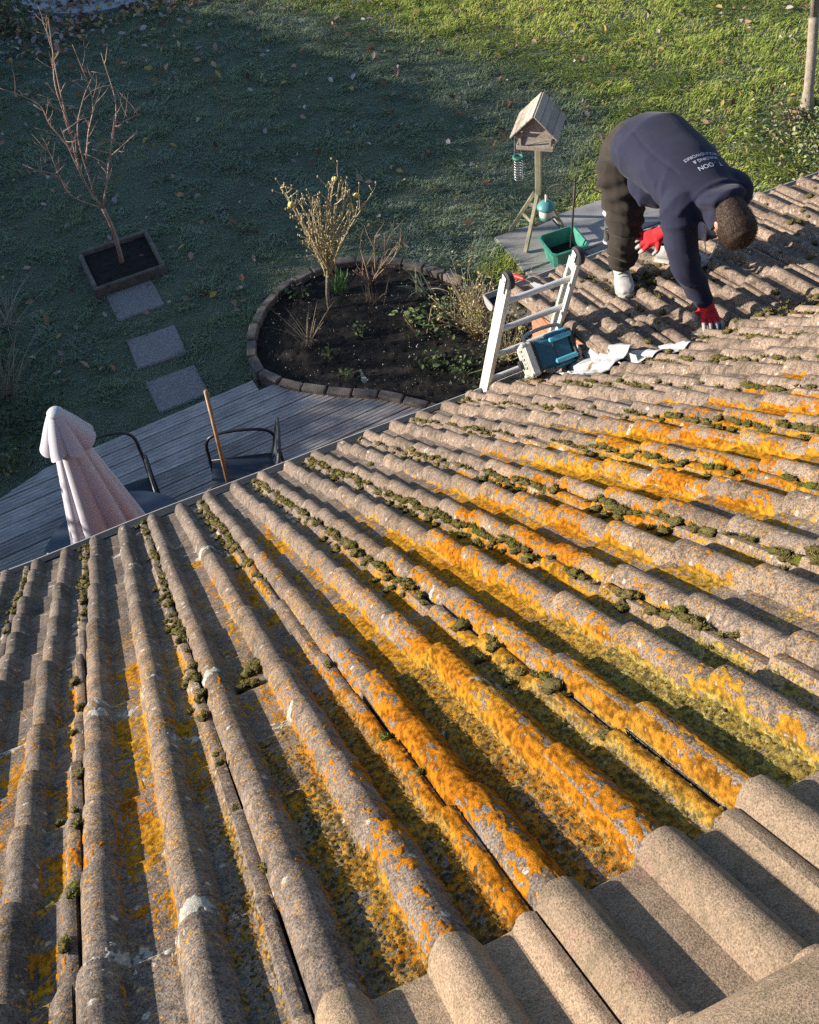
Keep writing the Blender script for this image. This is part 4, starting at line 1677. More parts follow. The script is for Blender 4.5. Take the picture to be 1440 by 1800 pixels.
def leafy(name, loc, label, n, rad, size, cols, seed, cat='plant'):
    t = thing(name, loc, label, cat)
    r = np.random.default_rng(seed)
    pts = [(loc[0] + r.normal(0, rad * 0.5), loc[1] + r.normal(0, rad * 0.5), loc[2] + rad * 0.7 * r.random()) for _ in range(n)]
    add_leaves('leaves', pts, size, cols, t, seed, 0.7, 0.5)
    mb = MB()
    for q in range(6):
        p = pts[q]
        mb.tube([loc, (p[0], p[1], p[2])], 0.004, 4)
    mb.build('stems', stem_mat((0.16, 0.17, 0.08)), t)
    return t


YG = [(0.26, 0.34, 0.10), (0.18, 0.26, 0.08), (0.32, 0.38, 0.16)]
leafy('leafy_plant', (2.96, 6.42, 0.12), 'crinkled pale green leafy plant in the middle of the bed', 46, 0.15, 0.032, YG, 4)
leafy('leafy_plant', (2.51, 6.55, 0.12), 'small pale green leafy plant on open soil left of the crinkled one', 26, 0.08, 0.022, YG, 5)
leafy('leafy_plant', (2.88, 5.85, 0.12), 'dark green leafy plant near the front kerb by the ladder', 44, 0.13, 0.030, GREENS, 6)
leafy('leafy_plant', (2.24, 7.34, 0.12), 'dark purple and green leafy plant against the far left kerb', 60, 0.12, 0.028, [(0.08, 0.05, 0.08), (0.10, 0.14, 0.06), (0.07, 0.10, 0.05)], 7)
leafy('leafy_plant', (2.15, 6.42, 0.12), 'small dark green seedling clump below the dry stems', 26, 0.09, 0.018, GREENS, 8)
leafy('leafy_plant', (2.20, 6.10, 0.12), 'low dark green plant by the kerb next to the deck', 30, 0.08, 0.018, GREENS, 18)
leafy('leafy_plant', (3.10, 6.22, 0.12), 'sprawling dark green plant beside the two brown stakes', 60, 0.16, 0.022, GREENS, 28)
shrub('small_leaved_shrub', (3.36, 6.0, 0.12), 'sunlit small leaved shrub with yellowing leaves beside the ladder', 'shrub', 34, 0.62, 0.42, (0.34, 0.27, 0.16), (760, 0.013, [(0.42, 0.40, 0.12), (0.30, 0.30, 0.12), (0.52, 0.42, 0.16), (0.36, 0.28, 0.18)]), 22, 0.005, 1)
shrub('small_leaved_shrub', (3.42, 5.62, 0.12), 'low leafy shrub with pale tips tucked behind the ladder top', 'shrub', 20, 0.50, 0.5, (0.30, 0.25, 0.15), (420, 0.014, [(0.36, 0.38, 0.13), (0.22, 0.26, 0.10), (0.46, 0.40, 0.16)]), 23, 0.005, 1)
leafy('leafy_plant', (3.28, 6.42, 0.12), 'straggly green plant left of the sunlit shrub', 90, 0.16, 0.020, GREENS + YG, 51)
leafy('leafy_plant', (3.05, 5.62, 0.12), 'dark trailing plant in the corner between ladder and kerb', 110, 0.2, 0.022, GREENS, 52)
strap_clump('dry_perennial', (3.50, 6.35, 0.12), 'dry pale stems just left of the green peg', 30, 0.36, 0.003, [(0.40, 0.33, 0.20), (0.28, 0.22, 0.13)], 53, 0.6, droop=0.3)
strap_clump('dry_perennial', (2.75, 6.85, 0.12), 'short brown dead stems in front of the low rose', 22, 0.22, 0.003, [(0.26, 0.18, 0.11), (0.20, 0.14, 0.09)], 54, 0.7, droop=0.3)
for i, (x, y, tx, ty) in enumerate(((2.93, 6.28, -0.10, 0.03), (2.99, 6.25, 0.10, 0.05))):
    mb = MB()
    mb.tube([(x, y, 0.08), (x + tx, y + ty, 0.34)], 0.007, 6)
    tag(mb.build('plant_stake', stem_mat((0.32, 0.22, 0.14)), None, loc=(x, y, 0.1)), ['short brown stake leaning left in the raised bed', 'short brown stake leaning right in the raised bed'][i], 'stake', 'brown plant stakes')
mb = MB()
mb.lathe((3.57, 6.62, 0.1), [(0.026, 0), (0.028, 0.12), (0.028, 0.17), (0.02, 0.19), (0.004, 0.197)], 12)
tag(mb.build('bed_peg', simple('dark_green_plastic', (0.03, 0.14, 0.09), rough=0.4, bstr=0), None, True, 40, loc=(3.57, 6.62, 0.1)), 'dark green rounded plastic peg at the right of the bed', 'peg')

# --- left edge border plants
strap_clump('dry_grass', (-0.28, 8.40, 0.0), 'frosted dry grass clump at the left edge of the lawn', 60, 0.48, 0.0035, [(0.34, 0.28, 0.20), (0.28, 0.22, 0.16), (0.40, 0.37, 0.32)], 41, 1.1, droop=0.35)
strap_clump('dry_grass', (-0.45, 7.45, 0.0), 'brown arching dry grass clump above the folded parasol', 90, 0.50, 0.0035, [(0.26, 0.20, 0.13), (0.20, 0.15, 0.10), (0.32, 0.26, 0.18)], 42, 1.1, droop=0.4)
leafy('border_shrub', (-0.45, 6.95, 0.0), 'dark evergreen shrub between the dry grass and the deck', 520, 0.42, 0.022, [(0.05, 0.09, 0.04), (0.07, 0.11, 0.05), (0.04, 0.06, 0.03)], 43, 'shrub')
leafy('border_shrub', (-0.62, 6.56, 0.0), 'low shrub with yellow leaves at the far left deck corner', 90, 0.2, 0.024, [(0.34, 0.28, 0.06), (0.20, 0.17, 0.07), (0.12, 0.13, 0.06)], 44, 'shrub')
leafy('border_shrub', (-0.50, 7.95, 0.0), 'grey green leafy shrub between the two dry grass clumps', 160, 0.24, 0.02, [(0.09, 0.13, 0.07), (0.14, 0.18, 0.13)], 45, 'shrub')
leafy('border_shrub', (0.80, 14.3, 0.0), 'dark shrub at the top left corner among leaf litter', 300, 0.45, 0.03, [(0.05, 0.08, 0.03), (0.08, 0.11, 0.04)], 46, 'shrub')

# --- tree at the right edge with ivy at its foot
random.seed(77)
gt = thing('tree', (7.88, 7.52, 0.0), 'sunlit pale trunked bare tree at the right edge of the lawn', 'tree')
mb = MB()
fk = Vector((8.03, 7.86, 0.78))
pts = catmull([(7.84, 7.50, -0.05), (7.88, 7.58, 0.2), (7.96, 7.72, 0.5), fk], 6)
mb.tube(pts, [0.085 - 0.035 * min(1, i / 6) for i in range(len(pts))], 12)
mb.build('trunk', M_BARK, gt, smooth=True)
for tgt in ((7.85, 8.1, 2.2), (8.4, 8.1, 2.4)):
    mb = MB()
    branchy(mb, fk, Vector(tgt) - fk, 1.5, 0.036, 3, 0.5, 3, 0.2, 0.08, None, 0.65, 0.65, 5, 8)
    mb.build('branch', M_BARK, gt, smooth=True)


def samp_ivy(r):
    x = 7.65 + 0.45 * r.normal()
    y = 7.0 + 0.40 * r.normal()
    return x, y, 0.02 + 0.12 * r.random()


leaf_scatter('ivy', 1500, samp_ivy, 0.024, [(0.24, 0.29, 0.13), (0.32, 0.32, 0.20), (0.12, 0.18, 0.06), (0.24, 0.19, 0.09)], 'variegated pale ivy ground cover under the right edge tree', 'ground cover', 0.03)
leafy('dead_plant', (7.66, 7.45, 0.0), 'dry brown plant clump at the foot of the right edge tree', 160, 0.12, 0.022, [(0.40, 0.30, 0.19), (0.28, 0.20, 0.13)], 47)


# --- tall garden hedge off to the left: it shades the deck and the left of the lawn
def hedge_top(y):
    return np.interp(y, [2, 8, 10, 11.2, 12.2, 13.5, 14.6, 15.7, 17, 19, 22], [2.75, 2.75, 2.75, 2.85, 3.40, 3.80, 3.66, 3.42, 3.1, 3.0, 3.0])


hg = thing('hedge', (-5.0, 11.0, 0.0), 'tall dense evergreen hedge along the left boundary of the garden', 'hedge')
ys = np.arange(2.0, 22.0, 0.12)
ths = np.linspace(0, 1, 26)
V, F = [], []
for i, y in enumerate(ys):
    h = float(hedge_top(y)) - 0.45
    for j, t in enumerate(ths):
        a = math.pi * t
        xx = 0.75 * math.copysign(abs(math.cos(a)) ** 0.5, math.cos(a))
        zz_ = h * abs(math.sin(a)) ** 0.45
        nz = mnoise.noise(Vector((y * 1.6, t * 9, 0))) * 0.12 + mnoise.noise(Vector((y * 5, t * 22, 4))) * 0.07
        V.append((xx * (1 + nz), y - 11.0, zz_ * (1 + nz * 0.35)))
for i in range(len(ys) - 1):
    for j in range(len(ths) - 1):
        a = i * len(ths) + j
        F.append((a, a + 1, a + len(ths) + 1, a + len(ths)))
ho_ = link('foliage', np_mesh('foliage', np.array(V), np.array(F), simple('hedge_green', (0.05, 0.08, 0.03), rough=0.9, scale=9, bscale=30, bstr=1.0, bdist=0.03), None, False), hg)
r = np.random.default_rng(99)
pts = []
for k in range(24000):
    y = 2 + 20 * r.random()
    pts.append((-5.0 + r.normal(0, 0.35), y, float(hedge_top(y)) - 0.26 + 0.33 * r.normal()))
add_leaves('sprigs', pts, 0.04, [(0.05, 0.09, 0.03), (0.08, 0.12, 0.04)], hg, 98, 0.9)

# ================================================================== THINGS IN THE GARDEN
M_NAVY = simple('navy_powder_coat', (0.030, 0.045, 0.075), (0.022, 0.033, 0.055), rough=0.45, scale=5, bscale=200, bstr=0.1)
M_TUBE = simple('charcoal_metal_tube', (0.045, 0.05, 0.058), (0.03, 0.034, 0.04), rough=0.4, metal=0.3, bstr=0)
M_SLING = simple('navy_sling_fabric', (0.03, 0.042, 0.065), (0.02, 0.03, 0.045), rough=0.8, bscale=300, bstr=0.3)
M_PARASOL = simple('taupe_parasol_cloth', (0.52, 0.50, 0.555), (0.47, 0.45, 0.505), rough=0.85, scale=3, bscale=280, bstr=0.04, bdist=0.001)
M_CAP = simple('pale_grey_cap', (0.62, 0.64, 0.66), rough=0.5, bstr=0)
DZ = 0.12

# --- table
T = Vector((0.03, 4.50, DZ))
tab = thing('garden_table', T, 'round navy metal garden table below the folded parasol', 'table')
mb = MB()
mb.lathe(T, [(0.0, 0.705), (0.50, 0.705), (0.525, 0.715), (0.53, 0.725), (0.525, 0.735), (0.50, 0.738), (0.05, 0.732), (0.0, 0.732)], 48, None, False)
mb.build('tabletop', M_NAVY, tab, smooth=True, angle=40)
for k in range(4):
    a = k * math.pi / 2 + 0.6
    mb = MB()
    mb.tube(catmull([T + Vector((0.28 * math.cos(a), 0.28 * math.sin(a), 0.70)), T + Vector((0.30 * math.cos(a), 0.30 * math.sin(a), 0.35)), T + Vector((0.40 * math.cos(a), 0.40 * math.sin(a), 0.012))], 4), 0.012, 8)
    mb.build('leg', M_TUBE, tab, smooth=True)

# --- parasol
px_, py_ = 0.015, 4.50
par = thing('parasol', (px_, py_, DZ), 'folded taupe cloth parasol with a grey cap standing in the table', 'parasol')
mb = MB()
mb.tube([(px_, py_, DZ), (px_, py_, 2.10)], 0.019, 12)
mb.build('pole', M_TUBE, par, smooth=True)
mb = MB()
mb.lathe((px_, py_, DZ), [(0.0, 0.0), (0.24, 0.0), (0.24, 0.03), (0.06, 0.07), (0.03, 0.12), (0.03, 0.2)], 24)
mb.build('base', M_TUBE, par, smooth=True, angle=40)


def pleat(z0, z1, r0, r1, nf, amp0, amp1, seed, rows=26, seg=160, hem=0.02, thick=0.004):
    V, F = [], []
    rr = np.random.default_rng(seed)
    ph = rr.random(nf) * 6.28
    for i in range(rows + 1):
        t = i / rows
        for j in range(seg):
            a = 2 * math.pi * j / seg
            fold = abs(math.sin(nf * a / 2 + 0.4 * math.sin(3 * a + seed) + 0.25 * t * math.sin(2 * a)))
            fold = fold ** 0.55
            rad = (r0 + (r1 - r0) * t ** 0.85) * (1 - (amp0 + (amp1 - amp0) * t) * (1 - fold)) * (1 + 0.05 * math.sin(2 * a + 1.0) * t)
            dz = -hem * (1 - fold) * t * 0 + hem * math.sin(nf * a / 2 + seed) * (t ** 6)
            V.append((px_ + rad * math.cos(a), py_ + rad * math.sin(a), z0 + (z1 - z0) * t + dz))
    for i in range(rows):
        for j in range(seg):
            k = (j + 1) % seg
            F.append((i * seg + j, (i + 1) * seg + j, (i + 1) * seg + k, i * seg + k))
    return V, F


mb = MB()
V, F = pleat(2.06, 1.00, 0.044, 0.255, 8, 0.08, 0.36, 2, hem=0.03)
mb.add(V, F)
cn = mb.build('canopy', M_PARASOL, par, smooth=True)
mb = MB()
V, F = pleat(2.135, 1.89, 0.044, 0.165, 7, 0.05, 0.32, 5, rows=12, hem=0.026)
mb.add(V, F)
mb.build('top_valance', M_PARASOL, par, smooth=True)
mb = MB()
mb.lathe((px_, py_, 2.12), [(0.046, 0.0), (0.050, 0.012), (0.047, 0.022), (0.036, 0.034), (0.016, 0.041), (0.0, 0.043)], 24)
mb.build('cap', M_CAP, par, smooth=True, angle=50)
mb = MB()
mb.tube([(px_ + 0.13 * math.cos(a), py_ + 0.13 * math.sin(a), 1.42) for a in np.linspace(0, 6.283, 24, endpoint=False)], 0.008, 5, closed=True)
mb.build('tie', M_PARASOL, par, smooth=True)


# --- tubular garden chairs
def chair(loc, rot, label, back=True):
    t = thing('garden_chair', loc, label, 'chair', 'garden chairs on the deck')
    Mz = rotz(rot)
    o = Vector(loc)

    def W(p):
        return o + Mz @ Vector(p)
    for s in (-1, 1):
        x = 0.255 * s
        mb = MB()
        arm = catmull([(x, 0.26, 0.0), (x, 0.255, 0.40), (x, 0.235, 0.58), (x, 0.15, 0.645), (x, -0.02, 0.655), (x, -0.20, 0.62), (x, -0.26, 0.52), (x * 0.97, -0.27, 0.30), (x * 0.97, -0.30, 0.0)], 5)
        mb.tube([W(p) for p in arm], 0.0125, 8)
        mb.build('side_hoop', M_TUBE, t, smooth=True)
        mb = MB()
        mb.tube([W((x * 0.93, 0.24, 0.405)), W((x * 0.93, -0.24, 0.385))], 0.010, 6)
        mb.build('seat_rail', M_TUBE, t, smooth=True)
    mb = MB()
    bk = catmull([(-0.235, -0.20, 0.36), (-0.235, -0.27, 0.60), (-0.22, -0.305, 0.74), (-0.14, -0.32, 0.80), (0, -0.325, 0.815), (0.14, -0.32, 0.80), (0.22, -0.305, 0.74), (0.235, -0.27, 0.60), (0.235, -0.20, 0.36)], 5)
    mb.tube([W(p) for p in bk], 0.0125, 8)
    mb.build('back_frame', M_TUBE, t, smooth=True)
    V, F = [], []
    for i in range(9):
        for j in range(5):
            u, v = i / 8, j / 4
            V.append(W((-0.235 + 0.47 * v, 0.235 - 0.46 * u, 0.405 - 0.02 * u - 0.025 * math.sin(math.pi * v) * math.sin(math.pi * u))))
    for i in range(8):
        for j in range(4):
            F.append((i * 5 + j, i * 5 + j + 1, (i + 1) * 5 + j + 1, (i + 1) * 5 + j))
    mb = MB()
    mb.add(V, F)
    so_ = mb.build('seat', M_SLING, t, smooth=True)
    V = []
    for i in range(9):
        for j in range(5):
            u, v = i / 8, j / 4
            zc = 0.42 + 0.35 * u
            yc = -0.215 - 0.10 * (u ** 0.8)
            V.append(W((-0.222 + 0.444 * v, yc - 0.02 * math.sin(math.pi * v), zc)))
    mb = MB()
    mb.add(V, F)
    obs = [so_]
    if back:
        obs.append(mb.build('backrest', M_SLING, t, smooth=True))
    for ob in obs:
        sm = ob.modifiers.new('thickness', 'SOLIDIFY')
        sm.thickness = 0.004
    return t


chair((0.14, 5.20, DZ), R(176), 'navy open framed tubular garden chair tucked at the table behind the parasol', False)
chair((1.00, 5.02, DZ), R(72), 'navy tubular garden chair standing apart by the broom handle')

# --- broom
br = thing('broom', (0.84, 4.90, DZ), 'wooden broom handle standing upright between the two chairs', 'broom')
mb = MB()
mb.tube([(0.845, 4.895, DZ + 0.09), (0.918, 4.955, 1.50)], 0.0145, 10)
mb.build('handle', M_BROOM, br, smooth=True)
mb = MB()
mb.box((0.843, 4.892, DZ + 0.085), (0.30, 0.055, 0.035), rotz(0.1), 0.008)
mb.build('brush_head', M_BROOM, br)
mb = MB()
for i in range(14):
    for k in (-1, 1):
        mb.box((0.843 - 0.135 + i * 0.0207, 4.892 + 0.012 * k + (i - 7) * 0.002, DZ + 0.036), (0.012, 0.014, 0.07))
bb = mb.build('bristles', stem_mat((0.25, 0.12, 0.06)), br)
bb['kind'] = 'stuff'

# --- bird table
BA = R(50)
bx = Vector((math.sin(BA), -math.cos(BA), 0))      # across the gable (to the right)
by = Vector((math.cos(BA), math.sin(BA), 0))       # along the ridge, away
BC = Vector((4.53, 7.08, 0.045))
bird = thing('bird_table', BC, 'weathered wooden bird table with a pitched roof on a four legged post', 'bird table')
BM = Matrix((bx, by, Vector((0, 0, 1)))).transposed()


def BW(x, y, z):
    return BC + bx * x + by * y + Vector((0, 0, z))


mb = MB()
mb.box(BW(0, 0, 0.62), (0.055, 0.055, 0.72), BM, 0.005)
mb.build('post', M_GREENWOOD, bird)
for (sx, sy) in ((-1, 0), (1, 0), (0, -1), (0, 1)):
    a = BW(sx * 0.035, sy * 0.035, 0.44)
    e = BW(sx * 0.27, sy * 0.27, 0.0)
    if sy == -1:
        e = BW(-0.06, -0.31, 0.0)
    ax = (e - a).normalized()
    L = (e - a).length
    Mx = frame_from(ax, Vector((0, 0, 1)).cross(ax) + Vector((0.001, 0, 0)))
    mb = MB()
    mb.box((a + e) / 2, (L, 0.034, 0.034), Mx, 0.004)
    mb.build('leg', M_GREENWOOD, bird)
for (sa, sb) in (((-0.15, 0), (0, -0.17)), ((0, -0.17), (0.15, 0)), ((0.15, 0), (0, 0.15)), ((0, 0.15), (-0.15, 0))):
    a, e = BW(sa[0], sa[1], 0.20), BW(sb[0], sb[1], 0.20)
    ax = (e - a).normalized()
    mb = MB()
    mb.box((a + e) / 2, ((e - a).length, 0.018, 0.030), frame_from(ax, (0, 0, 1)), 0.003)
    mb.build('brace', M_GREENWOOD, bird)
mb = MB()
mb.box(BW(0, 0, 0.975), (0.30, 0.32, 0.016), BM, 0.003)
tray = mb.build('tray', M_OLDWOOD, bird)
for (x, y, lx, ly) in ((0, -0.165, 0.32, 0.012), (0, 0.165, 0.32, 0.012), (-0.155, 0, 0.012, 0.315), (0.155, 0, 0.012, 0.315)):
    mb = MB()
    mb.box(BW(x, y, 0.985), (lx, ly, 0.035), BM, 0.002)
    mb.build('rim', M_OLDWOOD, tray)
for sx in (-1, 1):
    for sy in (-1, 1):
        mb = MB()
        mb.box(BW(sx * 0.13, sy * 0.14, 1.05), (0.018, 0.018, 0.14), BM)
        mb.build('corner_post', M_OLDWOOD, bird)
APX, EVZ, HW, RL = 1.30, 1.085, 0.20, 0.19
for sy in (-1, 1):
    gy_ = sy * 0.15
    th = 0.012
    mb = MB()     # gable triangle and a board below with gaps between
    tri = [BW(-0.15, gy_, 1.135), BW(0.15, gy_, 1.135), BW(0, gy_, 1.285)]
    off = by * th
    mb.add(tri + [p + off for p in tri], [(0, 1, 2), (5, 4, 3), (0, 3, 4, 1), (1, 4, 5, 2), (2, 5, 3, 0)])
    mb.build('gable', M_OLDWOOD, bird)
    mb = MB()
    mb.box(BW(0, gy_ + 0.004, 1.100), (0.36, 0.012, 0.035), BM, 0.002)
    mb.build('gable_board', M_OLDWOOD, bird)
for sx in (-1, 1):
    a = Vector(BW(0, 0, APX))
    e = Vector(BW(sx * HW, 0, EVZ))
    ax = (e - a).normalized()
    Mx = frame_from(ax, Vector((0, 0, 1)))
    rp = MB()
    nb = 4
    Lp = (e - a).length
    for k in range(nb):
        mb = MB()
        cc_ = a + ax * (Lp * (k + 0.5) / nb) + Mx @ Vector((0, 0, 0.006 + 0.0015 * (k % 2)))
        mb.box(cc_, (Lp / nb - 0.002, 2 * RL + 0.02, 0.012), Mx, 0.002)
        mb.build('roof_board', M_OLDWOOD, bird)

# --- feeders
M_GREENPL = simple('green_plastic', (0.05, 0.26, 0.19), (0.035, 0.19, 0.14), rough=0.45, scale=12, bstr=0)
M_TEALPL = simple('teal_feeder_lid', (0.10, 0.33, 0.33), (0.07, 0.25, 0.25), rough=0.4, scale=12, bstr=0)
M_WHITE = simple('milky_plastic', (0.74, 0.72, 0.67), (0.62, 0.60, 0.55), rough=0.4, scale=9, bstr=0)
M_WIRE = simple('galvanised_wire', (0.55, 0.56, 0.56), rough=0.35, metal=0.8, bstr=0)
M_BLACKM = simple('black_iron', (0.035, 0.03, 0.026), (0.06, 0.045, 0.03), rough=0.6, scale=30, bscale=120, bstr=0.3)
M_SEED = simple('mixed_seed', (0.40, 0.22, 0.13), (0.20, 0.10, 0.06), rough=0.9, scale=160, bscale=200, bstr=0.8)
M_CLEAR, nt, b = new_mat('clear_feeder_tube')
b.inputs['Base Color'].default_value = (0.85, 0.88, 0.86, 1)
b.inputs['Roughness'].default_value = 0.12
b.inputs['Transmission Weight'].default_value = 0.9
b.inputs['IOR'].default_value = 1.1
nt.links.new(ramp(nt, noise_tex(nt, nd(nt, 'ShaderNodeTexCoord').outputs['Object'], 30, 4), [(0.3, (0.75, 0.8, 0.78)), (0.7, (0.92, 0.94, 0.93))]), b.inputs['Base Color'])

HC = Vector((4.30, 7.02, 0.955))
hf = thing('spiral_feeder', HC, 'spiral wire fat ball feeder with a green ring hanging from the bird table', 'bird feeder')
mb = MB()
mb.tube([HC + Vector((0.036 * math.cos(t), 0.036 * math.sin(t), -0.02 - 0.20 * t / (2 * math.pi * 8))) for t in np.linspace(0, 2 * math.pi * 8, 150)], 0.0028, 5)
mb.build('spiral', M_WIRE, hf, smooth=True)
mb = MB()
mb.tube([HC + Vector((0.040 * math.cos(t), 0.040 * math.sin(t), 0)) for t in np.linspace(0, 6.283, 24, endpoint=False)], 0.011, 8, closed=True)
mb.build('ring', M_GREENPL, hf, smooth=True)
mb = MB()
hk = BW(-0.185, -0.10, 1.09)
mb.tube([HC + Vector((-0.04, 0, 0)), hk, HC + Vector((0.04, 0, 0))], 0.0022, 5)
mb.build('hanger', M_WIRE, hf)

pole = thing('feeder_pole', (4.59, 6.60, 0.05), 'rusty black iron feeder pole with two curved hooks in the green tub', 'feeder pole')
mb = MB()
ptop = Vector((4.565, 6.50, 0.92))
mb.tube([(4.59, 6.60, 0.05), ptop], [0.010, 0.009], 8)
mb.build('pole', M_BLACKM, pole, smooth=True)
mb = MB()
mb.blob(ptop, (0.014, 0.014, 0.02), None, 2, 0.1)
mb.tube([ptop - Vector((0.022, 0, 0.03)), ptop + Vector((0.022, 0, -0.03))], 0.004, 5)
mb.build('finial', M_BLACKM, pole, smooth=True)
hookL = catmull([(4.572, 6.53, 0.64), (4.555, 6.56, 0.76), (4.50, 6.63, 0.83), (4.44, 6.70, 0.79), (4.415, 6.73, 0.70)], 5)
hookR = catmull([(4.572, 6.53, 0.66), (4.60, 6.50, 0.78), (4.67, 6.44, 0.835), (4.76, 6.36, 0.79), (4.80, 6.32, 0.69)], 5)
for h in (hookL, hookR):
    mb = MB()
    mb.tube(h, 0.0055, 6)
    mb.build('hook', M_BLACKM, pole, smooth=True)
SF = Vector((4.415, 6.73, 0.67))
sf = thing('seed_feeder', SF, 'white drum seed feeder with a teal lid hanging from the left hook', 'bird feeder', 'feeders on the pole')
mb = MB()
mb.tube([SF + Vector((0, 0, 0.03)), SF + Vector((0, 0, -0.05))], 0.012, 8)
mb.build('hanger', M_WHITE, sf, smooth=True)
mb = MB()
mb.lathe(SF, [(0.02, -0.035), (0.05, -0.045), (0.078, -0.075), (0.084, -0.092), (0.080, -0.10), (0.03, -0.10)], 28)
mb.build('lid', M_TEALPL, sf, smooth=True, angle=50)
mb = MB()
mb.lathe(SF, [(0.060, -0.10), (0.063, -0.13), (0.062, -0.175), (0.052, -0.185)], 28)
mb.build('drum', M_WHITE, sf, smooth=True, angle=50)
mb = MB()
mb.lathe(SF, [(0.055, -0.186), (0.060, -0.190), (0.058, -0.205), (0.03, -0.208)], 28)
mb.build('dish', M_GREENPL, sf, smooth=True, angle=50)
TFp = Vector((4.80, 6.32, 0.67))
tf = thing('tube_feeder', TFp, 'clear tube seed feeder with a pale cap hanging from the right hook', 'bird feeder', 'feeders on the pole')
mb = MB()
mb.lathe(TFp, [(0.036, -0.335), (0.036, -0.06)], 20, None, False)
mb.build('tube', M_CLEAR, tf, smooth=True)
mb = MB()
mb.lathe(TFp, [(0.0, -0.005), (0.02, -0.01), (0.048, -0.03), (0.055, -0.05), (0.05, -0.062), (0.03, -0.065)], 20)
mb.build('cap', M_WHITE, tf, smooth=True, angle=50)
mb = MB()
mb.lathe(TFp, [(0.030, -0.33), (0.031, -0.22), (0.02, -0.215)], 16)
mb.build('seed', M_SEED, tf, smooth=True, angle=50)
mb = MB()
mb.lathe(TFp, [(0.040, -0.352), (0.042, -0.345), (0.040, -0.33), (0.02, -0.33)], 20)
mb.build('base', M_WHITE, tf, smooth=True, angle=50)

# --- green tub
tub = thing('planter_tub', (4.535, 6.63, 0.045), 'empty square green plastic tub on the patio below the feeders', 'planter')
TMx = rotz(R(-3))


def ring4(sx, sy, z, c=Vector((4.535, 6.63, 0.0))):
    r = []
    b_ = 0.03
    for (x, y) in ((-sx + b_, -sy), (sx - b_, -sy), (sx, -sy + b_), (sx, sy - b_), (sx - b_, sy), (-sx + b_, sy), (-sx, sy - b_), (-sx, -sy + b_)):
        r.append(c + TMx @ Vector((x, y, z)))
    return r


levels = [ring4(0.13, 0.115, 0.045), ring4(0.165, 0.15, 0.225), ring4(0.185, 0.168, 0.228), ring4(0.187, 0.170, 0.240), ring4(0.168, 0.152, 0.245), ring4(0.160, 0.145, 0.225), ring4(0.125, 0.11, 0.06)]
mb = MB()
V = [p for l in levels for p in l]
F = [tuple(range(7, -1, -1))]
for i in range(len(levels) - 1):
    for j in range(8):
        k = (j + 1) % 8
        F.append((i * 8 + j, i * 8 + k, (i + 1) * 8 + k, (i + 1) * 8 + j))
F.append(tuple((len(levels) - 1) * 8 + j for j in range(8)))
mb.add(V, F)
mb.build('tub_wall', M_GREENPL, tub, smooth=True, angle=30)
mb = MB()
r_ = ring4(0.135, 0.12, 0.11)
mb.add(r_, [tuple(range(8))])
mb.build('soil', M_SOIL, tub)

# --- green hose ring on the patio edge
HR = Vector((4.02, 6.28, 0.10))
mb = MB()
mb.tube([HR + Vector((0.10 * math.cos(t), 0.10 * math.sin(t) * 0.6, 0.07 * math.sin(t) + 0.006 * t)) for t in np.linspace(0, 12.0, 60)], 0.010, 7)
tag(mb.build('garden_hose', simple('hose_green', (0.12, 0.20, 0.08), rough=0.5, bstr=0), None, True, loc=HR), 'short coil of green garden hose between bed and patio', 'hose')
# pale rounded coping stone
mb = MB()
mb.box((5.02, 6.18, 0.075), (0.26, 0.16, 0.06), rotz(0.15), 0.028)
tag(mb.build('coping_stone', simple('pale_stone', (0.48, 0.45, 0.41), (0.36, 0.34, 0.31), rough=0.9, scale=12, bscale=90), None, True, 60, loc=(5.02, 6.18, 0.04)), 'pale rounded stone lying on the patio right of the green tub', 'stone')

# ================================================================== THINGS ON THE ROOF
M_ALU = simple('dull_aluminium', (0.70, 0.70, 0.67), (0.55, 0.55, 0.53), rough=0.45, scale=9, bscale=60, bstr=0.04, metal=0.2)
M_RUBBER = simple('black_rubber', (0.03, 0.03, 0.032), rough=0.7, bstr=0)

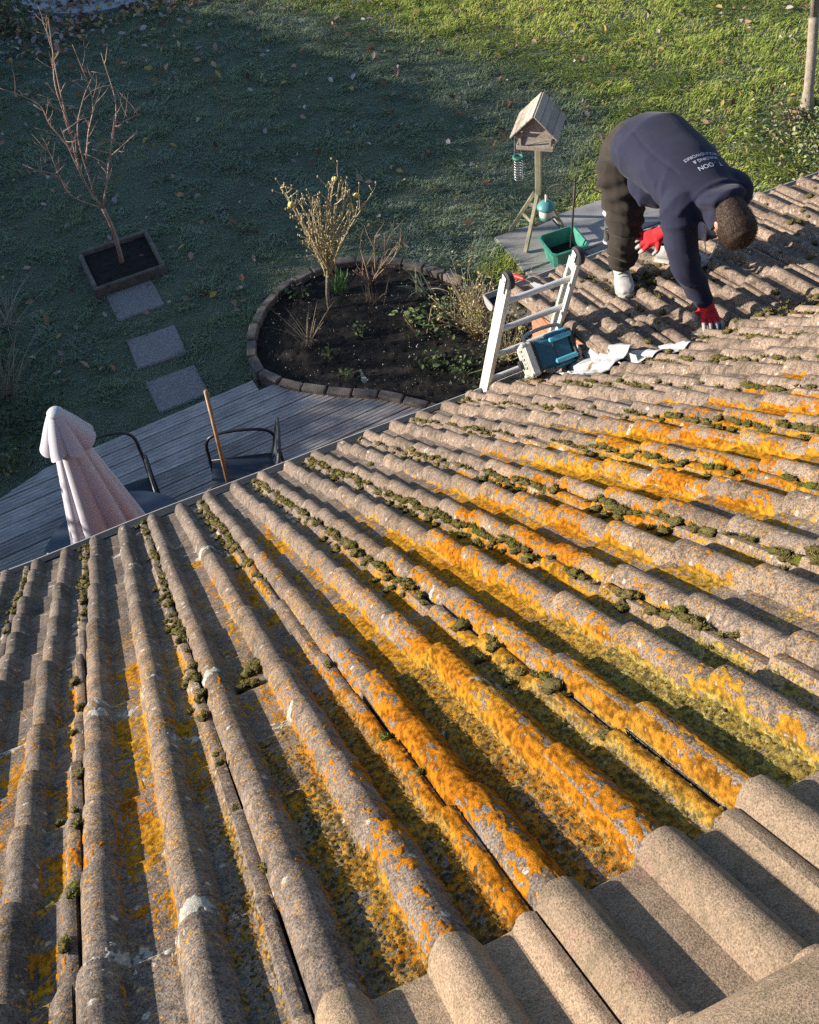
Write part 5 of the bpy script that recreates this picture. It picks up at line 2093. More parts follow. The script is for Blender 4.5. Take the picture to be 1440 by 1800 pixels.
# --- ladder leaning on the gutter
LA = Vector((0, 3.415, 2.225))          # at the gutter
LB = Vector((0, 3.135, 3.085))          # top
ldir = (LB - LA).normalized()
lad = thing('ladder', (2.41, 3.415 - ldir.y / ldir.z * 2.225, 0.0), 'aluminium ladder with black rollers leaning on the gutter', 'ladder')
lnorm = Vector((0, -ldir.z, ldir.y))     # faces the house
Ml = Matrix((Vector((1, 0, 0)), lnorm * -1, ldir)).transposed()
zlen = (3.085) / ldir.z
for i, x in enumerate((2.225, 2.60)):
    foot = Vector((x, LA.y - ldir.y / ldir.z * LA.z, 0.0))
    topz = 3.085 if i == 0 else 3.075
    tp = foot + ldir * (topz / ldir.z)
    mb = MB()
    c = (foot + tp) / 2
    L = (tp - foot).length
    # C-channel: web and two flanges
    s = 1 if i == 0 else -1
    mb.box(c + Vector((-0.011 * s, 0, 0)), (0.004, 0.072, L), Ml)
    for q in (-1, 1):
        mb.box(c + Vector((0.001 * s, 0, 0)) + lnorm * (0.034 * q), (0.024, 0.004, L - 0.004), Ml)
        mb.box(c + Vector((0.011 * s, 0, 0)) + lnorm * (0.028 * q), (0.004, 0.010, L - 0.008), Ml)
    st = mb.build('stile', M_ALU, lad)
    # roller bracket and wheel
    mb = MB()
    pc = tp + ldir * 0.045
    Mw = Matrix(((0, 0, 1), (1, 0, 0), (0, 1, 0)))
    mb.lathe(pc + lnorm * 0.012, [(0.012, -0.016), (0.040, -0.016), (0.046, -0.010), (0.046, 0.010), (0.040, 0.016), (0.012, 0.016)], 22, Mw)
    mb.build('roller', M_RUBBER, lad, smooth=True, angle=40)
    mb = MB()
    for q in (-1, 1):
        mb.box(tp + ldir * 0.010 + Vector((0.021 * q, 0, 0)) + lnorm * 0.006, (0.003, 0.034, 0.125), Ml, 0.001)
    mb.lathe(pc + lnorm * 0.012, [(0.007, -0.027), (0.007, 0.027)], 10, Mw)
    mb.build('roller_bracket', M_ALU, lad)
k = 0
zr = 3.085 - 0.155
while zr > 0.2:
    y = LA.y + (zr - LA.z) * ldir.y / ldir.z
    mb = MB()
    mb.tube([(2.213, y, zr), (2.612, y, zr)], 0.0155, 12)
    mb.build('rung', M_ALU, lad, smooth=True, angle=40)
    zr -= 0.232
    k += 1

# --- site radio lying at the inner corner
M_RTEAL = simple('dark_teal_plastic', (0.022, 0.105, 0.155), (0.015, 0.075, 0.11), rough=0.45, scale=9, bstr=0)
M_RBLUE = simple('light_teal_plastic', (0.10, 0.42, 0.56), (0.075, 0.33, 0.46), rough=0.4, scale=9, bstr=0)
M_RGREY = simple('dusty_grey_plastic', (0.50, 0.48, 0.43), (0.33, 0.31, 0.28), rough=0.6, scale=25, bscale=120, bstr=0.2)
M_RBLK = simple('black_plastic', (0.025, 0.026, 0.028), rough=0.5, bstr=0)
rc = near(2.435, 11.75 * G, 0.148)
rx_ = Vector((1, -0.10, 0.10)).normalized()
rup = (near(0, 0, 1) - near(0, 0, 0) + Vector((0, 0.16, 0))).normalized()
RM = frame_from(rx_, rup)
radio = thing('site_radio', rc, 'blue and grey site radio lying on the tiles beside the ladder', 'radio')


def RW(x, y, z):
    return rc + RM @ Vector((x, y, z))


mb = MB()
mb.box(RW(0.015, 0, 0), (0.215, 0.150, 0.155), RM, 0.018)
mb.build('body', M_RTEAL, radio, smooth=True, angle=35)
mb = MB()
mb.box(RW(-0.075, 0, 0), (0.035, 0.168, 0.172), RM, 0.014)
mb.build('collar', M_RBLK, radio, smooth=True, angle=35)
mb = MB()
mb.box(RW(-0.100, 0, 0), (0.052, 0.176, 0.180), RM, 0.012)
fr = mb.build('front_bezel', M_RGREY, radio, smooth=True, angle=35)
mb = MB()
mb.box(RW(-0.127, 0.0, 0.0), (0.008, 0.140, 0.146), RM, 0.003)
mb.build('front_panel', simple('pale_panel', (0.56, 0.54, 0.46), (0.44, 0.42, 0.36), rough=0.5, scale=20, bstr=0), fr)
for q in range(5):
    for w in range(3):
        mb = MB()
        mb.box(RW(-0.1325, -0.02 - 0.018 * w, 0.052 - 0.022 * q), (0.006, 0.011, 0.013), RM, 0.002)
        mb.build('button', M_RGREY if (q + w) % 2 else M_RBLK, fr)
mb = MB()
Mk = Matrix((RM.col[1], RM.col[2], RM.col[0])).transposed()
mb.lathe(RW(-0.139, 0.036, -0.012), [(0.020, -0.012), (0.024, -0.010), (0.024, 0.010), (0.020, 0.012)], 18, Mk)
mb.build('knob', M_RBLK, fr, smooth=True, angle=40)
for sy in (-1, 1):
    for sz in (-1, 1):
        mb = MB()
        mb.box(RW(-0.118, 0.076 * sy, 0.078 * sz), (0.034, 0.026, 0.026), RM, 0.009)
        mb.build('corner_bumper', M_RGREY, radio, smooth=True, angle=35)
for sz in (-1, 1):
    mb = MB()
    mb.box(RW(0.075, -0.068 * sz if False else 0.0, 0.083 * sz), (0.125, 0.034, 0.020), RM, 0.007)
    mb.build('side_bar', M_RBLUE, radio, smooth=True, angle=35)
    mb = MB()
    mb.box(RW(0.070, -0.083 , 0.055 * sz), (0.120, 0.020, 0.026), RM, 0.007)
    mb.build('side_bar', M_RBLUE, radio, smooth=True, angle=35)
mb = MB()
mb.box(RW(0.026, 0, 0), (0.022, 0.154, 0.159), RM, 0.012)
mb.build('band', M_RBLK, radio, smooth=True, angle=35)
mb = MB()
mb.box(RW(0.128, 0, 0), (0.020, 0.162, 0.166), RM, 0.008)
mb.build('end_cap', M_RBLK, radio, smooth=True, angle=35)
mb = MB()
hp = catmull([RW(-0.085, 0.02, 0.085), RW(-0.075, 0.02, 0.118), RW(0.0, 0.02, 0.128), RW(0.10, 0.02, 0.118), RW(0.115, 0.02, 0.085)], 5)
mb.tube(hp, 0.0105, 8)
mb.build('handle', M_RGREY, radio, smooth=True)

# --- red handled scraper on the verge
M_RED = simple('red_plastic', (0.58, 0.025, 0.03), (0.42, 0.018, 0.02), rough=0.4, scale=20, bstr=0)
sc0 = far(2.68, 1.32, 0.075)
scr = thing('scraper', sc0, 'small red handled scraper lying on the verge tiles by the ladder', 'tool')
mb = MB()
mb.tube(catmull([far(2.665, 1.335, 0.075), far(2.675, 1.29, 0.080), far(2.69, 1.22, 0.078)], 4), [0.011, 0.014, 0.016, 0.016, 0.015, 0.014, 0.013, 0.011, 0.010], 8)
mb.build('handle', M_RED, scr, smooth=True)
mb = MB()
mb.tube([far(2.69, 1.22, 0.078), far(2.70, 1.15, 0.072)], 0.006, 6)
mb.build('shank', M_RBLK, scr)
mb = MB()
p = [far(2.69, 1.155, 0.072), far(2.712, 1.155, 0.072), far(2.732, 1.06, 0.066), far(2.682, 1.06, 0.066)]
mb.add(p + [v + Vector((0, 0, 0.003)) for v in p], [(3, 2, 1, 0), (4, 5, 6, 7), (0, 1, 5, 4), (1, 2, 6, 5), (2, 3, 7, 6), (3, 0, 4, 7)])
mb.build('blade', M_ALU, scr)

# ================================================================== THE MAN
M_HOODIE = None


def cloth_mat(name, c1, c2, dust=None):
    mt, nt, b = new_mat(name)
    tc = nd(nt, 'ShaderNodeTexCoord')
    n = noise_tex(nt, tc.outputs['Object'], 7, 5, 0.6)
    c = ramp(nt, n, [(0.3, c2), (0.7, c1)])
    if dust:
        n3 = noise_tex(nt, tc.outputs['Object'], 4.0, 5, 0.7)
        c = mixc(nt, ramp(nt, n3, [(0.52, 0.0), (0.75, 0.5)]), c, dust)
    nt.links.new(c, b.inputs['Base Color'])
    b.inputs['Roughness'].default_value = 0.9
    b.inputs['Specular IOR Level'].default_value = 0.2
    b.inputs['Sheen Weight'].default_value = 0.08
    b.inputs['Sheen Roughness'].default_value = 0.5
    w = noise_tex(nt, tc.outputs['Object'], 500, 2, 0.5)
    bump(nt, b, w, 0.25, 0.002)
    return mt


M_HOODIE = cloth_mat('navy_sweatshirt', (0.020, 0.022, 0.046), (0.014, 0.016, 0.036), (0.036, 0.036, 0.052))
M_TROUSER = cloth_mat('dark_brown_work_trousers', (0.040, 0.032, 0.026), (0.026, 0.021, 0.018), (0.075, 0.062, 0.050))
M_SKIN = simple('skin', (0.50, 0.30, 0.22), (0.44, 0.25, 0.18), rough=0.6, scale=20, bstr=0.1)
M_HAIR = simple('short_brown_hair', (0.060, 0.030, 0.016), (0.025, 0.013, 0.008), rough=0.65, scale=90, bscale=300, bstr=0.6, bdist=0.003, stretch=(2.5, 0.5, 0.5))
M_GLOVE = attr_mat('red_work_glove', rough=0.85, bscale=500, bstr=0.4, bdist=0.002)
M_SHOE = simple('dusty_white_trainer', (0.56, 0.55, 0.53), (0.36, 0.35, 0.34), rough=0.7, scale=22, bscale=130, bstr=0.2)
M_SOLE = simple('grey_sole', (0.38, 0.37, 0.35), rough=0.8, bstr=0)
M_LACE = simple('dark_lace_gap', (0.05, 0.05, 0.055), rough=0.9, bstr=0)


def loft(secs, seg=24):
    """secs: (centre, rx, ry, xdir, ydir)"""
    mb = MB()
    V, F = [], []
    for c, rx, ry, xd, yd in secs:
        c = Vector(c)
        xd = Vector(xd).normalized()
        yd = Vector(yd).normalized()
        for j in range(seg):
            a = 2 * math.pi * j / seg
            V.append(c + xd * rx * math.cos(a) + yd * ry * math.sin(a))
    for i in range(len(secs) - 1):
        for j in range(seg):
            k = (j + 1) % seg
            F.append((i * seg + j, i * seg + k, (i + 1) * seg + k, (i + 1) * seg + j))
    F.append(tuple(range(seg - 1, -1, -1)))
    F.append(tuple((len(secs) - 1) * seg + j for j in range(seg)))
    mb.add(V, F)
    return mb


def limb(pts, rads, seg=16, sub=5):
    """tapered limb through joints"""
    P = catmull(pts, sub)
    n = len(pts)
    rr = []
    for i in range(len(P)):
        t = i / sub
        k = min(int(t), n - 2)
        f = t - k
        f = f * f * (3 - 2 * f)
        rr.append(rads[k] * (1 - f) + rads[k + 1] * f)
    mb = MB()
    mb.tube(P, rr, seg)
    return mb


def solid(name, parts, voxel, mt, parent, smooth_it=6, folds=None, cols=None):
    """fuse closed pieces into one continuous surface"""
    mb = MB()
    for p in parts:
        mb.add(p.v, p.f)
    me = bpy.data.meshes.new(name + '_raw')
    me.from_pydata([tuple(v) for v in mb.v], [], mb.f)
    ob = bpy.data.objects.new(name + '_raw', me)
    col.objects.link(ob)
    rm = ob.modifiers.new('r', 'REMESH')
    rm.mode = 'VOXEL'
    rm.voxel_size = voxel
    sm = ob.modifiers.new('s', 'SMOOTH')
    sm.factor = 0.5
    sm.iterations = smooth_it
    bpy.context.view_layer.update()
    dg = bpy.context.evaluated_depsgraph_get()
    m2 = bpy.data.meshes.new_from_object(ob.evaluated_get(dg))
    bpy.data.objects.remove(ob)
    bpy.data.meshes.remove(me)
    m2.name = name
    n = len(m2.vertices)
    co = np.empty(n * 3, dtype=np.float32)
    m2.vertices.foreach_get('co', co)
    co = co.reshape(-1, 3)
    if folds is not None:
        nr = np.empty(n * 3, dtype=np.float32)
        m2.vertices.foreach_get('normal', nr)
        co = co + nr.reshape(-1, 3) * folds(co)[:, None]
    off = np.array(wloc(parent)) if parent is not None else np.zeros(3)
    wco = co.copy()
    m2.vertices.foreach_set('co', (co - off).astype(np.float32).ravel())
    m2.materials.clear()
    m2.materials.append(mt)
    m2.polygons.foreach_set('use_smooth', np.ones(len(m2.polygons), dtype=bool))
    if cols is not None:
        a = m2.color_attributes.new('Col', 'FLOAT_COLOR', 'POINT')
        cc = np.ones((n, 4), dtype=np.float32)
        cc[:, :3] = cols(wco)
        a.data.foreach_set('color', cc.ravel())
    m2.update()
    return link(name, m2, parent), m2


XD, YD, ZD = Vector((1, 0, 0)), Vector((0, 1, 0)), Vector((0, 0, 1))
# joints
HIP = Vector((3.215, 3.545, 3.235))
hipR, hipL = Vector((3.115, 3.55, 3.20)), Vector((3.33, 3.55, 3.20))
knR, knL = Vector((3.095, 3.475, 2.88)), Vector((3.49, 3.52, 2.92))
anR, anL = Vector((3.10, 3.50, 2.585)), Vector((3.405, 3.50, 2.600))
shR, shL = Vector((3.065, 2.985, 3.27)), Vector((3.365, 2.985, 3.27))
elR, elL = Vector((3.05, 2.875, 3.03)), Vector((3.385, 3.10, 3.01))
wrR, wrL = Vector((3.125, 2.785, 2.835)), Vector((3.225, 3.285, 2.915))
NECK = Vector((3.215, 2.90, 3.30))
HEAD = Vector((3.205, 2.775, 3.275))
crown = Vector((0.05, -0.82, -0.55)).normalized()
face = Vector((0.0, 0.55, -0.83))
face = (face - crown * face.dot(crown)).normalized()
side = crown.cross(face).normalized()

person = thing('person', (3.2, 3.4, 2.52), 'person in navy sweatshirt and red gloves bending over to work on the tiles', 'person')

# body (skin) as one continuous surface: head, neck, trunk, arms, legs (mostly under the clothes)
hd = MB()
HM = Matrix((side, face, crown)).transposed()
prof_h = [(-0.115, 0.052, 0.060, -0.01), (-0.09, 0.060, 0.075, 0.004), (-0.05, 0.068, 0.090, 0.004), (0.0, 0.074, 0.096, -0.002), (0.045, 0.075, 0.096, -0.008), (0.085, 0.063, 0.082, -0.012), (0.108, 0.040, 0.052, -0.014), (0.118, 0.012, 0.015, -0.014)]
hd = loft([(HEAD + HM @ Vector((0, dy, z_)), rx, ry, side, face) for z_, rx, ry, dy in prof_h], 28)
fx = MB()
fx.blob(HEAD + HM @ Vector((0, 0.098, -0.025)), (0.014, 0.024, 0.026), HM, 2, 0)          # nose
fx.blob(HEAD + HM @ Vector((0, 0.086, -0.098)), (0.026, 0.016, 0.018), HM, 2, 0)          # chin
for s in (-1, 1):
    fx.blob(HEAD + HM @ Vector((0.076 * s, -0.008, -0.012)), (0.009, 0.020, 0.032), HM, 2, 0)   # ears
    fx.blob(HEAD + HM @ Vector((0.030 * s, 0.088, 0.018)), (0.024, 0.010, 0.009), HM, 2, 0)     # brow
    fx.blob(HEAD + HM @ Vector((0.040 * s, 0.072, -0.035)), (0.022, 0.018, 0.022), HM, 2, 0)    # cheek
body_parts = [hd, fx,
              limb([HEAD - crown * 0.07, NECK, Vector((3.215, 3.0, 3.30))], [0.056, 0.060, 0.075]),
              limb([Vector((3.215, 2.98, 3.29)), Vector((3.215, 3.2, 3.33)), Vector((3.215, 3.42, 3.29)), HIP], [0.10, 0.12, 0.11, 0.11]),
              limb([shR, elR, wrR, wrR + (wrR - elR) * 0.18], [0.05, 0.042, 0.03, 0.032]), limb([shL, elL, wrL, wrL + (wrL - elL) * 0.18], [0.05, 0.042, 0.03, 0.032]),
              limb([NECK + Vector((0, 0.06, 0)), shR], [0.05, 0.05]), limb([NECK + Vector((0, 0.06, 0)), shL], [0.05, 0.05]),
              limb([hipR + Vector((0, 0, 0.04)), knR, anR, anR - Vector((0, 0, 0.05))], [0.085, 0.055, 0.038, 0.036]), limb([hipL + Vector((0, 0, 0.04)), knL, anL, anL - Vector((0, 0, 0.05))], [0.085, 0.055, 0.038, 0.036])]
body, _ = solid('body', body_parts, 0.009, M_SKIN, person, 4)
# eyes and mouth
for s in (-1, 1):
    mb = MB()
    mb.blob(HEAD + HM @ Vector((0.031 * s, 0.085, 0.0)), (0.012, 0.008, 0.007), HM, 2, 0)
    e = mb.build('eye', simple('eye_white', (0.75, 0.73, 0.70), rough=0.3, bstr=0), person, True)
mb = MB()
mb.tube([HEAD + HM @ Vector((x, 0.099 - 4 * x * x, -0.066)) for x in np.linspace(-0.024, 0.024, 7)], 0.005, 6)
mb.build('mouth', simple('lip', (0.42, 0.18, 0.15), rough=0.5, bstr=0), person, True)
# hair cap
hair = loft([(HEAD + HM @ Vector((0, dy - 0.006, z_)), rx + 0.010, ry + 0.008, side, face) for z_, rx, ry, dy in
             [(-0.105, 0.046, 0.040, -0.034), (-0.075, 0.054, 0.058, -0.030), (-0.05, 0.062, 0.070, -0.026), (0.0, 0.074, 0.088, -0.016), (0.045, 0.076, 0.096, -0.009), (0.085, 0.064, 0.083, -0.010), (0.110, 0.040, 0.052, -0.012), (0.122, 0.012, 0.015, -0.012)]], 28)


def hair_fold(co):
    return 0.002 * (fbm(co[:, 0] * 55, co[:, 1] * 55 + co[:, 2] * 40, 4, 3) - 0.45) + 0.0015 * (vnoise(co[:, 0] * 300, co[:, 1] * 90 + co[:, 2] * 80, 6) - 0.5)


hair_o, hair_me = solid('hair', [hair], 0.0045, M_HAIR, person, 2, hair_fold)
hv = np.empty(len(hair_me.vertices) * 3, dtype=np.float32)
hair_me.vertices.foreach_get('co', hv)
hv = hv.reshape(-1, 3)
hn = np.empty(len(hair_me.vertices) * 3, dtype=np.float32)
hair_me.vertices.foreach_get('normal', hn)
hn = hn.reshape(-1, 3)
pk = rng.integers(len(hv), size=9000)
b0 = hv[pk] + rng.normal(0, 0.0015, (9000, 3))
nn_ = hn[pk]
cr = np.array(-crown) * 0.9 + np.array(side) * 0.25
tg_ = cr - nn_ * (nn_ @ cr)[:, None] + rng.normal(0, 0.25, (9000, 3))
dv = tg_ + nn_ * 0.55
dv = dv / np.linalg.norm(dv, axis=1)[:, None]
sdv = np.cross(dv, nn_)
sdv = sdv / (np.linalg.norm(sdv, axis=1)[:, None] + 1e-6) * 0.0008
ln_ = (0.009 + 0.008 * rng.random(9000))[:, None]
hs_ = link('hair_strands', np_mesh('hair_strands', np.stack([b0 - sdv, b0 + sdv, b0 + dv * ln_], 1).reshape(-1, 3), np.arange(27000).reshape(-1, 3), M_HAIR), person)
hs_['kind'] = 'stuff'

# sweatshirt
torso = loft([((3.215, 3.585, 3.225), 0.172, 0.140, XD, (0, 0.45, 0.9)),
              ((3.215, 3.52, 3.270), 0.188, 0.172, XD, (0, 0.35, 0.94)),
              ((3.215, 3.42, 3.315), 0.192, 0.172, XD, (0, 0.18, 0.98)),
              ((3.215, 3.30, 3.315), 0.190, 0.164, XD, (0, 0.02, 1.0)),
              ((3.215, 3.17, 3.305), 0.190, 0.152, XD, (0, -0.08, 1.0)),
              ((3.215, 3.05, 3.290), 0.186, 0.136, XD, (0, -0.15, 0.99)),
              ((3.215, 2.96, 3.285), 0.165, 0.118, XD, (0, -0.28, 0.96)),
              ((3.213, 2.895, 3.285), 0.105, 0.090, XD, (0, -0.42, 0.9)),
              ((3.212, 2.86, 3.280), 0.080, 0.078, XD, (0, -0.5, 0.86))], 32)
collar = loft([((3.213, 2.90, 3.29), 0.100, 0.092, XD, (0, -0.4, 0.9)), ((3.211, 2.845, 3.283), 0.092, 0.096, XD, (0, -0.55, 0.83)), ((3.209, 2.80, 3.270), 0.092, 0.100, XD, (0, -0.6, 0.8))], 24)
hood = MB()
hood.blob((3.213, 2.885, 3.355), (0.118, 0.100, 0.045), Matrix.Rotation(R(-28), 3, 'X'), 3, 0.12, 2.0)
slR = limb([Vector((3.105, 3.01, 3.29)), shR, (shR + elR) / 2 + Vector((-0.008, 0, 0)), elR, (elR + wrR) / 2, wrR], [0.095, 0.092, 0.078, 0.068, 0.060, 0.048])
slL = limb([Vector((3.325, 3.01, 3.29)), shL, (shL + elL) / 2, elL, (elL + wrL) / 2, wrL], [0.095, 0.092, 0.078, 0.068, 0.060, 0.048])
belly = MB()
belly.blob((3.205, 3.36, 3.155), (0.165, 0.15, 0.075), Matrix.Rotation(R(10), 3, 'X'), 3, 0.05)


def hoodie_folds(co):
    x, y, z = co[:, 0], co[:, 1], co[:, 2]
    def crease(ph):
        return (1 - np.abs(np.sin(ph))) ** 2
    f = 0.010 * (fbm(x * 5 + z * 2, y * 7 + z * 4, 2, 3) - 0.5)
    wob = 2.4 * fbm(x * 7, z * 7 + y * 5, 2, 9)
    # creases gathered round the sleeves
    arm = sstep(3.20, 3.06, z) * (y < 3.02)
    ang = np.arctan2(x - 3.06, y - 2.86)
    f += arm * 0.013 * crease(z * 27 + 1.1 * np.sin(ang) + wob) * (0.4 + 0.6 * np.sin(ang + 0.6) ** 2)
    armL = sstep(3.16, 3.02, z) * (y >= 3.02) * (x > 3.16)
    f += armL * 0.012 * crease((y - x) * 26 + z * 9 + wob)
    # folds radiating from the armpit over the flank
    da = np.sqrt((y - 3.04) ** 2 + (z - 3.19) ** 2) + 1e-4
    th = np.arctan2(z - 3.19, y - 3.04)
    flank = sstep(3.16, 3.05, x) * np.exp(-(da / 0.22) ** 2) * (1 - arm)
    f += flank * 0.014 * crease(th * 4.2 + wob * 0.5 + da * 4)
    sidef = sstep(3.12, 3.04, x) * (y > 3.14)
    f += sidef * 0.007 * crease(y * 12 - z * 7 + wob)
    low = sstep(3.26, 3.12, z) * (y > 3.12)
    f += low * 0.011 * crease(y * 17 + x * 9 + wob)
    # ribbed seam down the side
    f -= 0.004 * np.exp(-((x - 3.075 - 0.10 * (y - 3.3) ** 2 * 6) / 0.006) ** 2) * (z > 3.3) * (y > 3.08)
    # hood roll behind the neck
    f += 0.008 * crease((y - 2.93) * 30 + 6 * (x - 3.21) ** 2) * (y < 2.99) * (z > 3.30)
    return f.astype(np.float32)


hood_o, hood_me = solid('sweatshirt', [torso, collar, hood, slR, slL, belly], 0.0095, M_HOODIE, person, 5, hoodie_folds)
# side seam of the sweatshirt
# trousers
pelvis = loft([((3.215, 3.50, 3.28), 0.165, 0.13, XD, (0, 0.5, 0.87)), ((3.215, 3.57, 3.235), 0.185, 0.165, XD, (0, 0.75, 0.66)), ((3.215, 3.62, 3.18), 0.185, 0.155, XD, (0, 0.95, 0.3)), ((3.215, 3.60, 3.10), 0.16, 0.12, XD, (0, 1, 0.05))], 28)
hemR, hemL = anR + Vector((0, 0.0, 0.035)), anL + Vector((0, 0.0, 0.035))
legR = limb([hipR + Vector((-0.01, 0.03, 0.02)), (hipR + knR) / 2 + Vector((-0.008, 0.01, 0)), knR, (knR + anR) / 2, hemR], [0.118, 0.108, 0.092, 0.080, 0.072])
legL = limb([hipL + Vector((0.01, 0.03, 0.02)), (hipL + knL) / 2, knL, (knL + anL) / 2, hemL], [0.118, 0.106, 0.090, 0.080, 0.072])
pocket = MB()
pocket.blob((3.012, 3.555, 3.12), (0.035, 0.06, 0.065), None, 3, 0.1)


def trouser_folds(co):
    x, y, z = co[:, 0], co[:, 1], co[:, 2]
    f = 0.014 * (fbm(x * 9 + y * 4, z * 12, 3, 13) - 0.5)
    knee = np.exp(-((z - 2.92) / 0.10) ** 2)
    f += knee * 0.009 * np.sin(z * 85 + x * 30 + y * 40)
    hem = np.exp(-((z - 2.68) / 0.06) ** 2)
    f += hem * 0.010 * np.sin(z * 120 + 2.5 * np.sin(x * 35) + y * 30)
    f += 0.008 * np.exp(-((z - 3.1) / 0.08) ** 2) * np.sin(z * 60 + y * 45)
    rid = 1 - np.abs(2 * fbm(x * 12 + y * 10, z * 9 + x * 6, 3, 65) - 1)
    f += 0.004 * sstep(0.80, 1.0, rid)
    f += 0.010 * (1 - np.abs(np.sin(z * 24 + 2.5 * fbm(x * 8 + y * 6, z * 6, 2, 71) + x * 9))) ** 2 * (0.5 + 0.8 * np.exp(-((z - 2.9) / 0.12) ** 2))
    return f.astype(np.float32)


solid('trousers', [pelvis, legR, legL, pocket], 0.0095, M_TROUSER, person, 4, trouser_folds)


# gloves
def glove(name, wrist, palm_c, fdir, pnorm, thumb_side, curl, surface_drop):
    """palm block with five separate fingers"""
    fdir = Vector(fdir).normalized()
    pnorm = Vector(pnorm)
    pnorm = (pnorm - fdir * pnorm.dot(fdir)).normalized()
    sd_ = fdir.cross(pnorm).normalized() * thumb_side
    PM = Matrix((sd_, fdir, pnorm)).transposed()
    parts = []
    palm = MB()
    palm.box(palm_c, (0.092, 0.095, 0.036), PM, 0.016)
    parts.append(palm)
    parts.append(limb([wrist, wrist.lerp(palm_c, 0.5), palm_c - fdir * 0.02], [0.040, 0.038, 0.034], 14))
    tipsegs = []
    for i, (off, L) in enumerate(((0.036, 0.072), (0.012, 0.082), (-0.013, 0.077), (-0.037, 0.060))):
        b0 = palm_c + sd_ * off + fdir * 0.035
        p1 = b0 + fdir * L * 0.42 + pnorm * (0.012 * (1 - curl)) + sd_ * off * 0.25
        p2 = p1 + (fdir - pnorm * curl).normalized() * L * 0.36
        p3 = p2 + (fdir - pnorm * curl * 1.9).normalized() * L * 0.30
        parts.append(limb([b0, p1, p2, p3], [0.0125, 0.0115, 0.0105, 0.0085], 10, 4))
        tipsegs.append((p1.lerp(p2, 0.4), p3))
    tb = palm_c + sd_ * 0.040 - fdir * 0.022
    t1 = tb + (sd_ * 0.8 + fdir * 0.5).normalized() * 0.038
    t2 = t1 + (sd_ * 0.35 + fdir * 0.9 - pnorm * 0.2).normalized() * 0.034
    parts.append(limb([tb, t1, t2], [0.015, 0.0125, 0.010], 10, 4))
    tipsegs.append((t1.lerp(t2, 0.3), t2))

    def cc(co):
        red = np.array([0.52, 0.022, 0.030])
        grey = np.array([0.34, 0.31, 0.30])
        dmin = np.full(len(co), 9.0)
        for a, e in tipsegs:
            a_, e_ = np.array(a), np.array(e)
            ab = e_ - a_
            t = np.clip(((co - a_) @ ab) / (ab @ ab), 0, 1)
            dmin = np.minimum(dmin, np.linalg.norm(co - (a_ + t[:, None] * ab), axis=1))
        under = ((co - np.array(palm_c)) @ np.array(pnorm)) < -0.006
        w = np.maximum(sstep(0.019, 0.014, dmin), under * 0.8)[:, None]
        return red * (1 - w) + grey * w
    return solid(name, parts, 0.0042, M_GLOVE, person, 3, lambda co: (0.0025 * (fbm(co[:, 0] * 70, co[:, 1] * 70 + co[:, 2] * 60, 3, 5) - 0.5)).astype(np.float32), cc)


palmR = Vector((3.125, 2.745, 2.795))
glove('glove', wrR, palmR, (-0.30, -0.92, -0.08), (0.0, -0.25, 0.97), 1, 0.55, 0)
palmL = Vector((3.165, 3.325, 2.87))
glove('glove', wrL, palmL, (-0.75, 0.45, -0.45), (-0.3, -0.6, 0.75), -1, 0.8, 0)

# trainers
def trainer(an, dirv, pitch):
    d = Vector((dirv[0], dirv[1], 0)).normalized()
    d = (d + Vector((0, 0, pitch))).normalized()
    up = Vector((0, 0.30, 0.95))
    up = (up - d * up.dot(d)).normalized()
    sd_ = d.cross(up)
    base = an - up * 0.085
    secs = []
    for t, w, h in ((-0.075, 0.020, 0.040), (-0.068, 0.036, 0.075), (-0.04, 0.042, 0.092), (0.0, 0.043, 0.098), (0.04, 0.044, 0.090), (0.08, 0.047, 0.070), (0.12, 0.050, 0.055), (0.16, 0.049, 0.046), (0.19, 0.040, 0.038), (0.205, 0.022, 0.026)):
        secs.append((base + d * t + up * (0.018 + h / 2), w, h / 2, sd_, up))
    up_l = loft(secs, 22)
    o = MB()
    ankle = limb([base + up * 0.07 - d * 0.02, an + up * 0.03 - d * 0.005], [0.045, 0.043], 16)
    shoe, _ = solid('shoe', [up_l, ankle], 0.005, M_SHOE, person, 3, lambda co: (0.0016 * (fbm(co[:, 0] * 60, co[:, 1] * 60, 2, 4) - 0.5)).astype(np.float32))
    sole = loft([(base + d * t + up * 0.012, w, 0.013, sd_, up) for t, w in ((-0.084, 0.020), (-0.07, 0.040), (0.0, 0.047), (0.08, 0.052), (0.14, 0.055), (0.18, 0.048), (0.205, 0.034), (0.216, 0.015))], 20)
    sole.build('sole', M_SOLE, shoe, smooth=True, angle=40, loc=None)
    for k in range(5):
        t = 0.035 + 0.021 * k
        hgt = 0.018 + 0.094 - 0.0115 * k * 1.05
        a = base + d * t + up * (hgt - 0.004) + sd_ * 0.024
        e = base + d * (t + 0.006) + up * (hgt - 0.004) - sd_ * 0.024
        mid_ = (a + e) / 2 + up * 0.007
        lb = MB()
        lb.tube(catmull([a, mid_, e], 4), 0.0036, 6)
        lb.build('lace', M_LACE, shoe, smooth=True)
    return shoe


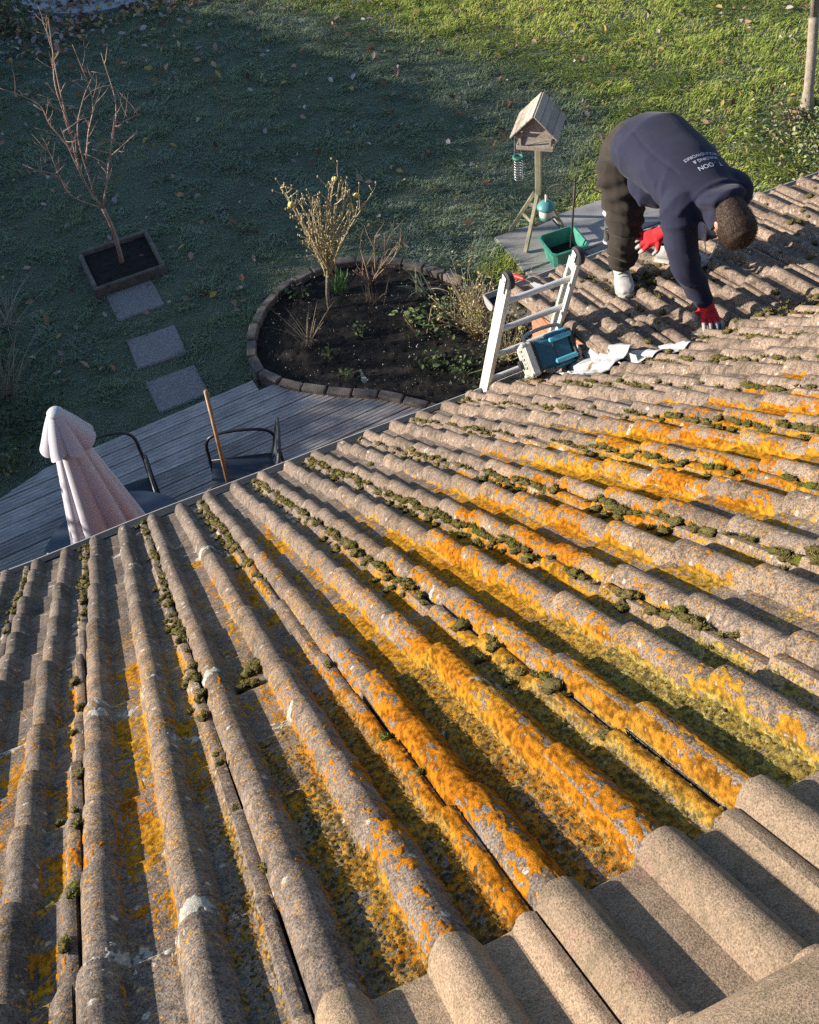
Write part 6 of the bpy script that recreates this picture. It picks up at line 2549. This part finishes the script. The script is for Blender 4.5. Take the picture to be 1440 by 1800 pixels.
trainer(anR, (-0.42, -0.90), 0.24)
trainer(anL, (0.55, -0.80), 0.20)

# spectacle cord hanging from the neck
mb = MB()
mb.tube(catmull([(3.15, 2.90, 3.21), (3.14, 2.86, 3.12), (3.16, 2.85, 3.05), (3.20, 2.85, 3.12), (3.24, 2.87, 3.21)], 5), 0.003, 5)
mb.build('cord', M_WHITE, person)

# white print on the back, laid on the cloth
bvh = BVHTree.FromPolygons([Vector(v.co) + wloc(person) for v in hood_me.vertices], [tuple(p.vertices) for p in hood_me.polygons])
M_PRINT = simple('white_print', (0.62, 0.66, 0.78), (0.5, 0.55, 0.68), rough=0.8, bstr=0)


def print_line(txt, centre, size):
    cu = bpy.data.curves.new('print', 'FONT')
    cu.body = txt
    cu.size = size
    cu.align_x = 'CENTER'
    cu.align_y = 'CENTER'
    cu.resolution_u = 3
    ob = bpy.data.objects.new('print', cu)
    col.objects.link(ob)
    bpy.context.view_layer.update()
    dg = bpy.context.evaluated_depsgraph_get()
    me = bpy.data.meshes.new_from_object(ob.evaluated_get(dg))
    bpy.data.objects.remove(ob)
    bm = bmesh.new()
    bm.from_mesh(me)
    bmesh.ops.triangulate(bm, faces=bm.faces)
    bmesh.ops.subdivide_edges(bm, edges=[e for e in bm.edges if e.calc_length() > size * 0.25], cuts=1)
    bmesh.ops.triangulate(bm, faces=bm.faces)
    off = wloc(person)
    for v in bm.verts:
        # reading direction runs across his back from his left (+X) to his right; top of the letters towards the head (-Y)
        w = Vector((centre[0] - v.co.x, centre[1] - v.co.y, 3.9))
        hit, nrm, idx, dist = bvh.ray_cast(w, Vector((0, 0, -1)))
        if hit is None:
            hit, nrm = Vector((w.x, w.y, 3.2)), Vector((0, 0, 1))
        v.co = hit + nrm * 0.003 - off
    bm.to_mesh(me)
    bm.free()
    me.name = 'print'
    me.materials.clear()
    me.materials.append(M_PRINT)
    link('print', me, person)


print_line('T . OON', (3.245, 3.035), 0.034)
print_line('BUILDING &', (3.245, 3.076), 0.024)
print_line('GROUNDWORKS', (3.245, 3.106), 0.024)
